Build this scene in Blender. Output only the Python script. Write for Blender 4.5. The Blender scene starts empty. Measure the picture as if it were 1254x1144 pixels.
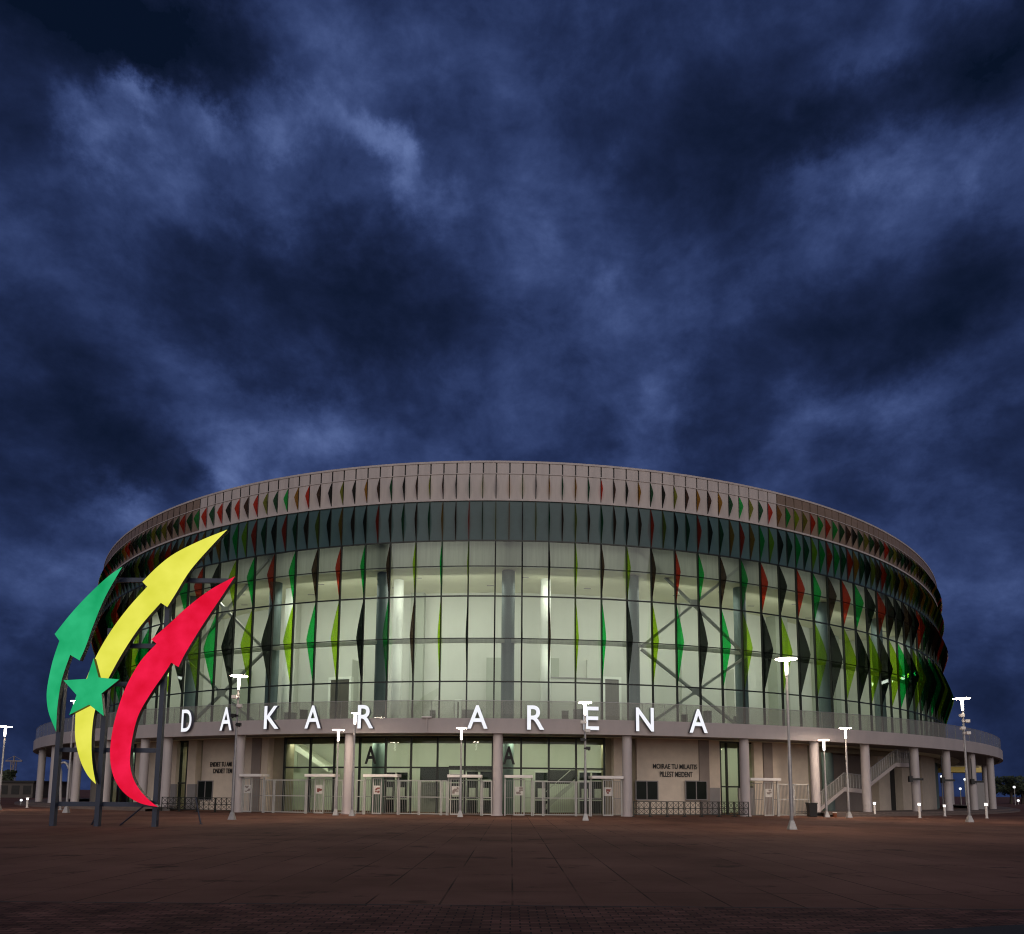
import bpy, math, random
from mathutils import Vector, Matrix
random.seed(7)
sc = bpy.context.scene
COL = sc.collection
R = math.radians

# ------------------------------------------------------------------ camera model (photo pixels -> world, metres)
F, PITCH, ROLL, PPX, PPY, HC = 939.0, R(6.827), R(0.4468), 627.0, 858.4, 1.6

def proj(X, Y, Z):
    z = Z - HC
    d = Y*math.cos(PITCH) + z*math.sin(PITCH); u = -Y*math.sin(PITCH) + z*math.cos(PITCH)
    x = F*X/d; y = -F*u/d
    return (PPX + x*math.cos(ROLL) - y*math.sin(ROLL), PPY + x*math.sin(ROLL) + y*math.cos(ROLL))

def ray(px, py):
    x0, y0 = px-PPX, py-PPY
    x = x0*math.cos(ROLL) + y0*math.sin(ROLL); y = -x0*math.sin(ROLL) + y0*math.cos(ROLL)
    u = -y/F
    return Vector((x/F, math.cos(PITCH) - u*math.sin(PITCH), math.sin(PITCH) + u*math.cos(PITCH)))

def at(px, py, Y):
    r = ray(px, py); k = Y/r.y
    return Vector((r.x*k, Y, HC + r.z*k))

def on_ground(px, py, z=0.0):
    r = ray(px, py); k = (z-HC)/r.z
    return Vector((r.x*k, r.y*k, z))

# ------------------------------------------------------------------ mesh builder
class MB:
    def __init__(self): self.v = []; self.f = []; self.m = []
    def add(self, vs, fs, m=0):
        b = len(self.v); self.v += [Vector(p) for p in vs]
        for q in fs: self.f.append([b+i for i in q]); self.m.append(m)
    def quad(self, a, b, c, d, m=0): self.add([a, b, c, d], [(0, 1, 2, 3)], m)
    def hexa(self, p, m=0):
        self.add(p, [(0, 3, 2, 1), (4, 5, 6, 7), (0, 1, 5, 4), (1, 2, 6, 5), (2, 3, 7, 6), (3, 0, 4, 7)], m)
    def box(self, x0, x1, y0, y1, z0, z1, m=0):
        self.hexa([(x0, y0, z0), (x1, y0, z0), (x1, y1, z0), (x0, y1, z0), (x0, y0, z1), (x1, y0, z1), (x1, y1, z1), (x0, y1, z1)], m)
    def fbox(self, fr, l0, l1, d0, d1, z0, z1, m=0):
        self.hexa([fr.p(l0, d1, z0), fr.p(l1, d1, z0), fr.p(l1, d0, z0), fr.p(l0, d0, z0),
                   fr.p(l0, d1, z1), fr.p(l1, d1, z1), fr.p(l1, d0, z1), fr.p(l0, d0, z1)], m)
    def bar(self, a, b, w, h=None, m=0, up=(0, 0, 1)):
        a, b = Vector(a), Vector(b); h = h or w; d = (b-a).normalized(); u = Vector(up)
        if abs(d.dot(u)) > .98: u = Vector((0, 1, 0))
        s = d.cross(u).normalized(); t = s.cross(d).normalized(); s *= w/2; t *= h/2
        self.hexa([a-s-t, a+s-t, a+s+t, a-s+t, b-s-t, b+s-t, b+s+t, b-s+t], m)
    def lathe(self, c, prof, n=20, m=0, caps=True):
        c = Vector(c); b = len(self.v)
        for r, z in prof:
            for i in range(n):
                a = 2*math.pi*i/n; self.v.append(c + Vector((r*math.cos(a), r*math.sin(a), z)))
        for j in range(len(prof)-1):
            for i in range(n):
                k = (i+1) % n
                self.f.append([b+j*n+i, b+j*n+k, b+(j+1)*n+k, b+(j+1)*n+i]); self.m.append(m)
        if caps:
            self.f.append([b+i for i in range(n)][::-1]); self.m.append(m)
            self.f.append([b+(len(prof)-1)*n+i for i in range(n)]); self.m.append(m)
    def tube(self, pts, r, n=8, m=0):
        pts = [Vector(p) for p in pts]; b = len(self.v); rr = r if isinstance(r, (list, tuple)) else [r]*len(pts)
        for j, p in enumerate(pts):
            d = (pts[min(j+1, len(pts)-1)] - pts[max(j-1, 0)]).normalized()
            u = Vector((0, 0, 1)) if abs(d.z) < .9 else Vector((0, 1, 0))
            s = d.cross(u).normalized(); t = s.cross(d)
            for i in range(n):
                a = 2*math.pi*i/n; self.v.append(p + s*math.cos(a)*rr[j] + t*math.sin(a)*rr[j])
        for j in range(len(pts)-1):
            for i in range(n):
                k = (i+1) % n
                self.f.append([b+j*n+i, b+j*n+k, b+(j+1)*n+k, b+(j+1)*n+i]); self.m.append(m)
        self.f.append([b+i for i in range(n)][::-1]); self.m.append(m)
        self.f.append([b+(len(pts)-1)*n+i for i in range(n)]); self.m.append(m)
    def build(self, name, mats, parent=None, smooth=False, bevel=0, own=False):
        o0 = wloc(parent) if parent is not None else Vector((0, 0, 0))
        c = Vector((0, 0, 0))
        if own and self.v:
            c = Vector((sum(p.x for p in self.v)/len(self.v), sum(p.y for p in self.v)/len(self.v), min(p.z for p in self.v)))
            base = c
        else: base = o0
        me = bpy.data.meshes.new(name)
        me.from_pydata([p-base for p in self.v], [], self.f)
        for mm in (mats if isinstance(mats, (list, tuple)) else [mats]): me.materials.append(mm)
        me.polygons.foreach_set('material_index', self.m)
        if smooth:
            me.polygons.foreach_set('use_smooth', [True]*len(me.polygons))
        me.update()
        o = bpy.data.objects.new(name, me); COL.objects.link(o)
        if parent is not None: o.parent = parent
        o.location = base - o0 if own else (0, 0, 0)
        if smooth:
            try: me.set_sharp_from_angle(angle=R(35))
            except Exception: pass
        if bevel:
            b = o.modifiers.new('edge', 'BEVEL'); b.width = bevel; b.segments = 2; b.limit_method = 'ANGLE'; b.angle_limit = R(40)
        return o

def wloc(o):
    v = Vector((0, 0, 0))
    while o is not None: v += o.location; o = o.parent
    return v

def root(name, label, cat, loc, group=None):
    o = bpy.data.objects.new(name, None); COL.objects.link(o); o.empty_display_size = .3
    o.location = loc; tag(o, label, cat, group); return o

def tag(o, label, cat, group=None):
    o['label'] = label; o['category'] = cat
    if group: o['group'] = group
    return o

class Frame:           # straight local frame between two points, l along, d towards the viewer's side
    def __init__(s, a, b):
        s.a = Vector((a.x, a.y, 0)); e = Vector((b.x-a.x, b.y-a.y, 0)); s.L = e.length; s.e = e.normalized(); s.n = Vector((s.e.y, -s.e.x, 0))
    def p(s, l, d, z): return s.a + s.e*l + s.n*d + Vector((0, 0, z))

# ------------------------------------------------------------------ materials
def nd(nt, t, **kw):
    n = nt.nodes.new(t)
    for k, v in kw.items(): setattr(n, k, v)
    return n

def surf(name, col, rough=.6, var=.12, scale=3.0, metal=0., bump=0., bscale=20., stretch=(1, 1, 1), spec=.5, col2=None, detail=6):
    m = bpy.data.materials.new(name); m.use_nodes = True; nt = m.node_tree; bs = nt.nodes['Principled BSDF']
    tc = nd(nt, 'ShaderNodeTexCoord'); mp = nd(nt, 'ShaderNodeMapping'); mp.inputs['Scale'].default_value = stretch
    nt.links.new(tc.outputs['Object'], mp.inputs[0])
    no = nd(nt, 'ShaderNodeTexNoise'); no.inputs['Scale'].default_value = scale; no.inputs['Detail'].default_value = detail; no.inputs['Roughness'].default_value = .65
    nt.links.new(mp.outputs[0], no.inputs['Vector'])
    rp = nd(nt, 'ShaderNodeValToRGB'); rp.color_ramp.elements[0].position = .3; rp.color_ramp.elements[1].position = .7
    a = col2 or [c*(1-var) for c in col]; b = [min(1, c*(1+var)) for c in col]
    rp.color_ramp.elements[0].color = (*a, 1); rp.color_ramp.elements[1].color = (*b, 1)
    nt.links.new(no.outputs['Fac'], rp.inputs[0]); nt.links.new(rp.outputs[0], bs.inputs['Base Color'])
    mr = nd(nt, 'ShaderNodeMapRange'); mr.inputs['To Min'].default_value = max(.02, rough-.1); mr.inputs['To Max'].default_value = min(1, rough+.1)
    nt.links.new(no.outputs['Fac'], mr.inputs[0]); nt.links.new(mr.outputs[0], bs.inputs['Roughness'])
    bs.inputs['Metallic'].default_value = metal; bs.inputs['Specular IOR Level'].default_value = spec
    if bump:
        n2 = nd(nt, 'ShaderNodeTexNoise'); n2.inputs['Scale'].default_value = bscale; n2.inputs['Detail'].default_value = 4
        nt.links.new(mp.outputs[0], n2.inputs['Vector'])
        bp = nd(nt, 'ShaderNodeBump'); bp.inputs['Strength'].default_value = bump; bp.inputs['Distance'].default_value = .02
        nt.links.new(n2.outputs['Fac'], bp.inputs['Height']); nt.links.new(bp.outputs[0], bs.inputs['Normal'])
    return m

def glow(name, col, strength, var=.06, scale=2.0, col2=None):
    m = bpy.data.materials.new(name); m.use_nodes = True; nt = m.node_tree; nt.nodes.clear()
    out = nd(nt, 'ShaderNodeOutputMaterial'); em = nd(nt, 'ShaderNodeEmission'); em.inputs['Strength'].default_value = strength
    tc = nd(nt, 'ShaderNodeTexCoord'); no = nd(nt, 'ShaderNodeTexNoise'); no.inputs['Scale'].default_value = scale; no.inputs['Detail'].default_value = 5
    nt.links.new(tc.outputs['Object'], no.inputs['Vector'])
    rp = nd(nt, 'ShaderNodeValToRGB'); rp.color_ramp.elements[0].position = .3; rp.color_ramp.elements[1].position = .7
    rp.color_ramp.elements[0].color = (*[c*(1-var) for c in col], 1); rp.color_ramp.elements[1].color = (*(col2 or [c*(1+var) for c in col]), 1)
    nt.links.new(no.outputs['Fac'], rp.inputs[0]); nt.links.new(rp.outputs[0], em.inputs['Color']); nt.links.new(em.outputs[0], out.inputs[0])
    return m

def glass(name, tint, refl=.06, veil=0., veilcol=(.4, .4, .38), ior=1.3, flat=None):
    m = bpy.data.materials.new(name); m.use_nodes = True; nt = m.node_tree; nt.nodes.clear()
    out = nd(nt, 'ShaderNodeOutputMaterial'); tr = nd(nt, 'ShaderNodeBsdfTransparent'); gl = nd(nt, 'ShaderNodeBsdfGlossy')
    tc = nd(nt, 'ShaderNodeTexCoord'); no = nd(nt, 'ShaderNodeTexNoise'); no.inputs['Scale'].default_value = .6; no.inputs['Detail'].default_value = 3
    nt.links.new(tc.outputs['Object'], no.inputs['Vector'])
    rp = nd(nt, 'ShaderNodeValToRGB'); rp.color_ramp.elements[0].color = (*[c*.94 for c in tint], 1); rp.color_ramp.elements[1].color = (*tint, 1)
    nt.links.new(no.outputs['Fac'], rp.inputs[0]); nt.links.new(rp.outputs[0], tr.inputs[0])
    gl.inputs['Roughness'].default_value = .015; gl.inputs['Color'].default_value = (.85, .9, .9, 1)
    lw = nd(nt, 'ShaderNodeFresnel'); lw.inputs['IOR'].default_value = ior
    mx = nd(nt, 'ShaderNodeMixShader'); (nt.links.new(lw.outputs[0], mx.inputs[0]) if flat is None else setattr(mx.inputs[0], 'default_value', flat)); nt.links.new(tr.outputs[0], mx.inputs[1]); nt.links.new(gl.outputs[0], mx.inputs[2])
    last = mx
    if veil:
        df = nd(nt, 'ShaderNodeBsdfDiffuse'); df.inputs['Color'].default_value = (*veilcol, 1)
        m2 = nd(nt, 'ShaderNodeMixShader'); m2.inputs[0].default_value = veil
        nt.links.new(mx.outputs[0], m2.inputs[1]); nt.links.new(df.outputs[0], m2.inputs[2]); last = m2
    nt.links.new(last.outputs[0], out.inputs[0])
    return m

M = {}
M['concrete'] = surf('fascia_paint', (.46, .405, .385), .6, .09, .5, bump=.06, stretch=(1, 1, .5))
M['column'] = surf('column_paint', (.50, .45, .44), .55, .08, .9, bump=.05, stretch=(1, 1, .4))
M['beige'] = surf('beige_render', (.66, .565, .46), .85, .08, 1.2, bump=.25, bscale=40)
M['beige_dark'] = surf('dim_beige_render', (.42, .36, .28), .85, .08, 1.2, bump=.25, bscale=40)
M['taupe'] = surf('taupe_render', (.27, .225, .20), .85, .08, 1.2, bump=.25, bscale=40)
M['olive'] = surf('olive_render', (.32, .28, .20), .85, .08, 1.2, bump=.2, bscale=40)
M['grey'] = surf('grey_panel', (.26, .245, .24), .5, .06, 1.5)
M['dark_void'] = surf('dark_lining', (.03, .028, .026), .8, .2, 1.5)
M['soffit'] = surf('soffit_board', (.22, .19, .17), .7, .1, 1.0)
M['frame'] = surf('dark_aluminium', (.022, .026, .022), .4, .2, 4, metal=.3)
M['panel'] = surf('pearl_panel', (.50, .435, .40), .5, .13, 1.6, bump=.06, stretch=(1, 1, .16))
M['panel_brown'] = surf('bronze_panel', (.22, .155, .11), .45, .12, .8)
M['teal'] = surf('teal_spandrel_glass', (.060, .105, .105), .22, .12, .5, spec=.25)
M['glass'] = glass('facade_glass', (.76, .83, .755), flat=.055)
M['glass_dim'] = glass('entrance_glass', (.70, .80, .68))
M['rail_glass'] = glass('balustrade_glass', (.80, .82, .78), veil=.36, veilcol=(.42, .40, .35))
M['inner_wall'] = surf('pale_hall_wall', (.61, .62, .55), .7, .05, .3, stretch=(1, 1, .5))
M['inner_light'] = surf('white_hall_pier', (.80, .82, .74), .6, .04, .6)
M['inner_dim'] = surf('dim_hall_wall', (.40, .43, .35), .7, .06, .4)
M['ceiling'] = surf('cream_ceiling', (.78, .76, .56), .8, .04, .4)
M['bulkhead'] = surf('grey_blind', (.60, .61, .55), .8, .13, 1.6, stretch=(3, 3, .15))
_nt = M['bulkhead'].node_tree; _b = _nt.nodes['Principled BSDF']; _tl = nd(_nt, 'ShaderNodeBsdfTranslucent'); _mx = nd(_nt, 'ShaderNodeMixShader'); _mx.inputs[0].default_value = .5
_nt.links.new(_b.inputs['Base Color'].links[0].from_socket, _tl.inputs[0]); _nt.links.new(_b.outputs[0], _mx.inputs[1]); _nt.links.new(_tl.outputs[0], _mx.inputs[2]); _nt.links.new(_mx.outputs[0], _nt.nodes['Material Output'].inputs[0])
M['teal_column'] = surf('teal_column_paint', (.145, .195, .185), .55, .1, 1.0)
M['brace'] = surf('grey_steel_brace', (.46, .465, .42), .5, .1, 2)
M['floor'] = surf('hall_floor', (.30, .30, .27), .5, .1, .8)
M['door_dark'] = surf('bronze_door', (.10, .09, .065), .5, .12, 1.5, stretch=(3, 3, .4))
M['white'] = surf('white_paint', (.62, .60, .57), .5, .06, 3)
M['black'] = surf('black_paint', (.012, .012, .012), .5, .2, 3)
M['roof'] = surf('roof_sheet', (.2, .2, .2), .7, .1, .5)
M['steel'] = surf('galvanised_steel', (.40, .385, .37), .42, .15, 5, metal=.35)
M['gate'] = surf('light_grey_gate_paint', (.46, .45, .42), .5, .1, 4)
M['bars'] = surf('grey_fence_bars', (.25, .25, .235), .5, .1, 4, metal=.2)
M['barrier'] = surf('black_barrier_steel', (.035, .037, .033), .5, .2, 4, metal=.3)
M['barrier_mesh'] = surf('grey_barrier_sheet', (.33, .33, .28), .6, .2, 3)
M['frame_steel'] = surf('blue_grey_frame_paint', (.036, .046, .076), .45, .15, 2, metal=.1)
M['side_black'] = surf('black_sign_return', (.010, .010, .011), .45, .2, 3)
M['rust'] = surf('rusty_drum_paint', (.25, .08, .03), .7, .3, 8)
M['foliage'] = surf('dark_foliage', (.045, .06, .03), .8, .3, 2)
M['bark'] = surf('bark', (.06, .045, .035), .9, .25, 8, bump=.4)
M['far_wall'] = surf('far_rendered_wall', (.10, .085, .075), .9, .15, .3)
M['stone'] = surf('plinth_stone', (.16, .12, .10), .8, .2, 2.5, bump=.3, bscale=12)
M['yellow_soffit'] = surf('yellow_soffit_paint', (.55, .43, .16), .7, .08, .6)
M['letter_face'] = glow('lit_letter_face', (.93, .94, 1.0), 1.0, .03)
M['letter_side'] = surf('letter_return', (.10, .10, .14), .5, .1, 3)
M['lamp'] = glow('lamp_diffuser', (1., .92, .82), 14., .03)
M['lamp_ring'] = glow('lamp_downlight', (1., .80, .62), 130., .03)
M['lamp_far'] = glow('far_lamp_globe', (.95, .97, 1.), 1.5, .03)
M['bollard_glow'] = glow('bollard_diffuser', (1., .96, .90), 12., .03)
M['cap'] = surf('lamp_cap_paint', (.82, .78, .73), .5, .04, 4)
M['strip_light'] = glow('hall_strip_light', (1., .98, .85), 3.2, .03)
M['green_face'] = glow('lit_green_acrylic', (.010, .39, .135), 1.0, .15, .7, (.035, .52, .22))
M['yellow_face'] = glow('lit_yellow_acrylic', (.74, .74, .06), 1.0, .08, .6, (.88, .86, .12))
M['red_face'] = glow('lit_red_acrylic', (.76, .005, .028), 1.0, .12, .8, (.95, .016, .075))
M['red_mark'] = surf('red_print', (.25, .08, .06), .6, .15, 9)
M['paper'] = surf('paper_print', (.62, .60, .55), .7, .12, 6)
FIN = {'green': glass('green_fin_glass', (0.110, 0.849, 0.346), flat=.035, veil=.07, veilcol=(.0, .16, .05)),
       'lime': glass('lime_fin_glass', (0.678, 0.894, 0.158), flat=.035, veil=.07, veilcol=(.16, .22, .01)),
       'red': glass('red_fin_glass', (0.894, 0.235, 0.141), flat=.035, veil=.10, veilcol=(.26, .03, .012)),
       'dark': glass('smoked_fin_glass', (0.110, 0.134, 0.118), flat=.035, veil=.06, veilcol=(.02, .03, .024)),
       'brown': glass('brown_fin_glass', (0.316, 0.224, 0.173), flat=.035, veil=.08, veilcol=(.05, .03, .02)),
       'olive': glass('olive_fin_glass', (0.583, 0.632, 0.224), flat=.035, veil=.10, veilcol=(.12, .13, .02)),
       'deep': glass('deep_green_fin_glass', (0.141, 0.400, 0.245), flat=.035, veil=.08, veilcol=(.01, .06, .03)),
       'ochre': glass('ochre_fin_glass', (0.742, 0.548, 0.173), flat=.035, veil=.12, veilcol=(.22, .12, .02))}
FINK = list(FIN)
FIN_LABEL = {'green': 'bright green glass fin', 'lime': 'lime green glass fin', 'red': 'orange red glass fin', 'dark': 'black smoked glass fin', 'brown': 'dark brown glass fin', 'olive': 'olive glass fin', 'deep': 'deep green glass fin', 'ochre': 'ochre glass fin'}

# ------------------------------------------------------------------ the oval
class Oval:
    def __init__(s, cx, cy, a, b, psi):
        s.c = Vector((cx, cy, 0)); s.a = a; s.b = b; s.cs, s.sn = math.cos(psi), math.sin(psi)
        N = 7200; s.t = [-math.pi + 2*math.pi*i/N for i in range(N+1)]; s.s = [0.]
        q = s.xy(s.t[0])
        for t in s.t[1:]:
            w = s.xy(t); s.s.append(s.s[-1] + math.hypot(w[0]-q[0], w[1]-q[1])); q = w
        s.L = s.s[-1]
    def xy(s, t):
        X = s.a*math.sin(t); Y = -s.b*math.cos(t)
        return (s.c.x + X*s.cs - Y*s.sn, s.c.y + X*s.sn + Y*s.cs)
    def n(s, t):
        X = math.sin(t)/s.a; Y = -math.cos(t)/s.b; l = math.hypot(X, Y); X /= l; Y /= l
        return Vector((X*s.cs - Y*s.sn, X*s.sn + Y*s.cs, 0))
    def p(s, t, d=0., z=0.):
        x, y = s.xy(t); return Vector((x, y, z)) + s.n(t)*d
    def t_at(s, arc):
        import bisect
        arc = max(0, min(s.L-1e-6, arc)); i = bisect.bisect_right(s.s, arc)-1
        f = (arc-s.s[i])/(s.s[i+1]-s.s[i]); return s.t[i] + f*(s.t[i+1]-s.t[i])
    def arc_of(s, t):
        k = (t+math.pi)/(2*math.pi)*(len(s.t)-1); i = max(0, min(len(s.t)-2, int(k))); return s.s[i] + (k-i)*(s.s[i+1]-s.s[i])
    def t_px(s, px, d=0., z=3.):
        lo, hi = R(-62), R(72)
        for _ in range(40):
            m = (lo+hi)/2; q = s.p(m, d, z)
            if proj(q.x, q.y, q.z)[0] < px: lo = m
            else: hi = m
        return (lo+hi)/2

TW = Oval(3.66, 138.83, 62.45, 81.35, R(-8.33))
PD = Oval(3.50, 138.83, 68.67, 86.06, R(-8.33))
MOD = 2.0842
S0 = TW.arc_of(R(8.106))
def tk(k): return TW.t_at(S0 + k*MOD)
def ring(mb, ov, t0, t1, n, d0, d1, z0, z1, m=0, faces='obtu', closed=False):
    """rectangular section swept along the oval; o outer, i inner, t top, u under"""
    for j in range(n):
        a, b = t0+(t1-t0)*j/n, t0+(t1-t0)*(j+1)/n
        A0, A1, B0, B1 = ov.p(a, d0), ov.p(a, d1), ov.p(b, d0), ov.p(b, d1); Z0, Z1 = Vector((0, 0, z0)), Vector((0, 0, z1))
        if 'o' in faces: mb.quad(A1+Z0, B1+Z0, B1+Z1, A1+Z1, m)
        if 'i' in faces: mb.quad(B0+Z0, A0+Z0, A0+Z1, B0+Z1, m)
        if 't' in faces: mb.quad(A1+Z1, B1+Z1, B0+Z1, A0+Z1, m)
        if 'u' in faces: mb.quad(A0+Z0, B0+Z0, B1+Z0, A1+Z0, m)

PI = math.pi
Z_DECK, Z_FT, Z_FB, Z_RAIL = 6.55, 6.73, 5.69, 7.97
ZD0, ZD1, ZC1, ZB1, ZA1 = 10.0, 16.67, 21.10, 24.33, 27.55
ZDM, ZCM = 13.35, 19.05
KM = 50

arena = root('arena', 'round glass arena with wavy rows of coloured triangular fins, lit from inside', 'arena', (3.5, 138.8, 0))
A = arena

# podium deck, fascia and soffit
m = MB(); ring(m, PD, -PI, PI, 240, -.35, 0, Z_FB, Z_FT, 0, 'oitu'); m.build('fascia', M['concrete'], A, smooth=True)
m = MB(); ring(m, PD, -PI, PI, 240, -16, -.352, Z_FB+.12, Z_DECK, 0, 'tu'); m.build('deck', M['soffit'], A)
m = MB(); g = MB()
for j in range(260):
    a, b = -PI+2*PI*j/260, -PI+2*PI*(j+1)/260
    g.quad(PD.p(a, -.15, Z_FT+.003), PD.p(b, -.15, Z_FT+.003), PD.p(b, -.15, Z_RAIL), PD.p(a, -.15, Z_RAIL))
    if abs(a) < R(80):
        q = PD.p(a, -.19, 0); m.bar(q+Vector((0, 0, Z_FT)), q+Vector((0, 0, Z_RAIL-.03)), .03)
ring(m, PD, R(-80), R(80), 130, -.17, -.13, Z_RAIL, Z_RAIL+.03)
rl = m.build('balustrade', M['steel'], A); g.build('pane', M['rail_glass'], rl)

# ------------------------------------------------------------------ tower curtain wall
fr = MB(); gl = MB(); pan = MB(); tl = MB(); blk = MB()
zs = [Z_DECK, ZD0, ZDM, ZD1, ZCM, ZC1]
for k in range(-KM, KM):
    a, b = tk(k), tk(k+1)
    for i in range(5):
        gl.quad(TW.p(a, 0, zs[i]), TW.p(b, 0, zs[i]), TW.p(b, 0, zs[i+1]), TW.p(a, 0, zs[i+1]))
    for h in range(2):
        a2, b2 = tk(k+h/2), tk(k+h/2+.5)
        kk = k+h/2
        mi = 1 if (kk >= 10.6 or kk <= -14.9) else 0
        # row B spandrel, row A cladding panel (slightly folded outwards at its foot), parapet panel with an open slot beside it
        tl.quad(TW.p(a2, 0, ZC1), TW.p(b2, 0, ZC1), TW.p(b2, 0, ZB1), TW.p(a2, 0, ZB1))
        e = (b2-a2)*.035
        pan.quad(TW.p(a2+e, .02, ZB1+.12), TW.p(b2-e, .02, ZB1+.12), TW.p(b2-e, .02, 26.50), TW.p(a2+e, .02, 26.50), mi)
        pan.quad(TW.p(a2+2.4*e, .05, 26.56), TW.p(b2-e*.6, .05, 26.56), TW.p(b2-e*.6, .05, ZA1-.14), TW.p(a2+2.4*e, .05, ZA1-.14), mi)
        pan.quad(TW.p(a2+2.4*e, .05, ZA1-.14), TW.p(a2+2.4*e, -.1, ZA1-.14), TW.p(a2+2.4*e, -.1, 26.56), TW.p(a2+2.4*e, .05, 26.56), mi)
        blk.quad(TW.p(a2, -.06, ZB1), TW.p(b2, -.06, ZB1), TW.p(b2, -.06, ZA1), TW.p(a2, -.06, ZA1))
    # mullions and transoms
    q = TW.p(a); n = TW.n(a); w = .055
    f0 = Frame(q, TW.p(b))
    fr.fbox(f0, -w, w, -.10, .09, Z_DECK, ZC1)
    for z in (ZD0, ZDM, ZD1, ZCM, ZC1):
        hh = .05 if z in (ZD0, ZD1, ZC1) else .035
        fr.fbox(f0, w, f0.L-w, -.05, .05, z-hh, z+hh)
    fr.fbox(f0, -.035, .035, -.05, .07, ZC1+.05, ZB1-.02)
    fh = Frame(TW.p(tk(k+.5)), TW.p(tk(k+1)))
    fr.fbox(fh, -.04, .04, -.05, .06, ZC1+.05, ZB1-.02)
cw = fr.build('curtain_wall', M['frame'], A)
gl.build('pane', M['glass'], cw); tl.build('spandrel', M['teal'], cw)
cl = blk.build('cladding', M['black'], A); pan.build('panel', [M['panel'], M['panel_brown']], cl)
m = MB(); ring(m, TW, tk(-KM), tk(KM), 240, -.12, .10, ZA1-.14, ZA1+.02); ring(m, TW, tk(-KM), tk(KM), 240, -.05, .12, ZB1-.03, ZB1+.12)
ring(m, TW, tk(-KM), tk(KM), 240, -.05, .07, 26.50, 26.56)
m.build('coping', M['panel'], cl, smooth=True)
# back of the drum and the roof
m = MB(); ring(m, TW, tk(KM)-2*PI+0, tk(-KM), 120, -.2, 0, Z_DECK, ZA1, 0, 'o'); m.build('rear_wall', M['panel_brown'], A)
m = MB(); pts = [TW.p(-PI+2*PI*i/180, -.1, ZA1-.5) for i in range(180)]
m.add(pts+[Vector((3.6, 138.8, ZA1+1.0))], [(i, (i+1) % 180, 180) for i in range(180)]); m.build('roof', M['roof'], A)

# ------------------------------------------------------------------ coloured fins
def fin_pts(k, z0, z1, depth, zm):
    t = tk(k); o = .088
    prof = [(0, z1), (.36, z1-(z1-zm)*.30), (.73, z1-(z1-zm)*.66), (.94, z1-(z1-zm)*.91), (1., zm), (.95, zm-(zm-z0)*.07), (0, z0)]
    return [TW.p(t, o+depth*u, z) for u, z in prof]
def fin_into(mb, k, z0, z1, depth, zm, mi=0):
    P = fin_pts(k, z0, z1, depth, zm); t = tk(k)
    e = (TW.p(t+1e-4)-TW.p(t)).normalized()*.012; n = len(P)
    mb.add([p-e for p in P]+[p+e for p in P], [tuple(range(n))[::-1], tuple(range(n, 2*n))] + [(i, (i+1) % n, n+(i+1) % n, n+i) for i in range(n)], mi)
def nearest_k(px, z):
    t = TW.t_px(px, 0, z); return round((TW.arc_of(t)-S0)/MOD)
rowD = {}; rowC = {}
for px, c in [(240.8, 'lime'), (262, 'green'), (282, 'dark'), (305, 'lime'), (330, 'dark'), (354.8, 'lime'), (381.6, 'green'), (410.7, 'lime'), (441.8, 'dark'), (472.7, 'green'), (504.7, 'brown'), (537.9, 'lime'), (571.6, 'dark'), (605.6, 'dark'), (639.4, 'dark'), (672.8, 'brown'), (706.3, 'lime'), (738.9, 'green'), (769.8, 'dark'), (801, 'lime'), (830.4, 'green'), (858, 'dark'), (886, 'green'), (912, 'lime'), (937, 'dark'), (958, 'lime'), (980, 'dark'), (1000.5, 'lime'), (1019, 'dark'), (1036.5, 'lime'), (1051, 'dark'), (1065, 'lime'), (1079, 'dark'), (1089.5, 'lime'), (1101, 'green')]:
    rowD[nearest_k(px, ZD0)] = c
for px, c in [(288, 'lime'), (313, 'green'), (336, 'red'), (361, 'green'), (387.5, 'brown'), (416, 'red'), (447.6, 'green'), (477, 'brown'), (509, 'lime'), (540, 'green'), (572, 'lime'), (605, 'brown'), (640, 'dark'), (673, 'dark'), (706, 'lime'), (738, 'brown'), (769, 'lime'), (800, 'brown'), (828, 'red'), (856, 'green'), (882, 'brown'), (908, 'green'), (932, 'red'), (954, 'dark'), (975, 'red'), (994, 'green'), (1012.6, 'brown'), (1030, 'red'), (1046, 'green'), (1060, 'dark'), (1073.5, 'red'), (1086, 'dark')]:
    rowC[nearest_k(px, ZCM)] = c
rs = random.Random(3)
seqD = ['lime', 'dark', 'lime', 'green', 'dark', 'lime', 'green', 'dark']; seqC = ['dark', 'green', 'red', 'dark', 'brown', 'lime', 'red', 'dark']
rest = MB(); nparts = 0
for k in range(-KM+1, KM):
    cD = rowD.get(k, seqD[k % 8]); cC = rowC.get(k, seqC[k % 8])
    if k > 14 and k not in rowD: cD = ('green', 'dark', 'lime', 'deep', 'dark')[k % 5]
    if k > 14 and k not in rowC: cC = ('dark', 'brown', 'dark', 'red', 'deep')[k % 5]
    for (c, z0, z1, dep, zm) in ((cD, ZD0+.06, ZD1-.06, 1.12, ZDM), (cC, ZD1+.06, ZC1-.06, .80, ZCM)):
        if -18 <= k <= 29 and nparts < 100:
            b = MB(); fin_into(b, k, z0, z1, dep, zm); o = b.build('fin', FIN[c], A, own=True); o['label'] = FIN_LABEL[c]; nparts += 1
        else: fin_into(rest, k, z0, z1, dep, zm, FINK.index(c))
pal = ['deep', 'deep', 'dark', 'olive', 'brown', 'brown', 'ochre', 'dark', 'deep', 'olive', 'deep', 'dark', 'red']
pal2 = ['deep', 'green', 'dark', 'green', 'olive', 'brown', 'red', 'ochre', 'dark', 'lime', 'deep', 'red']
lastA = lastB = None
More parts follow.
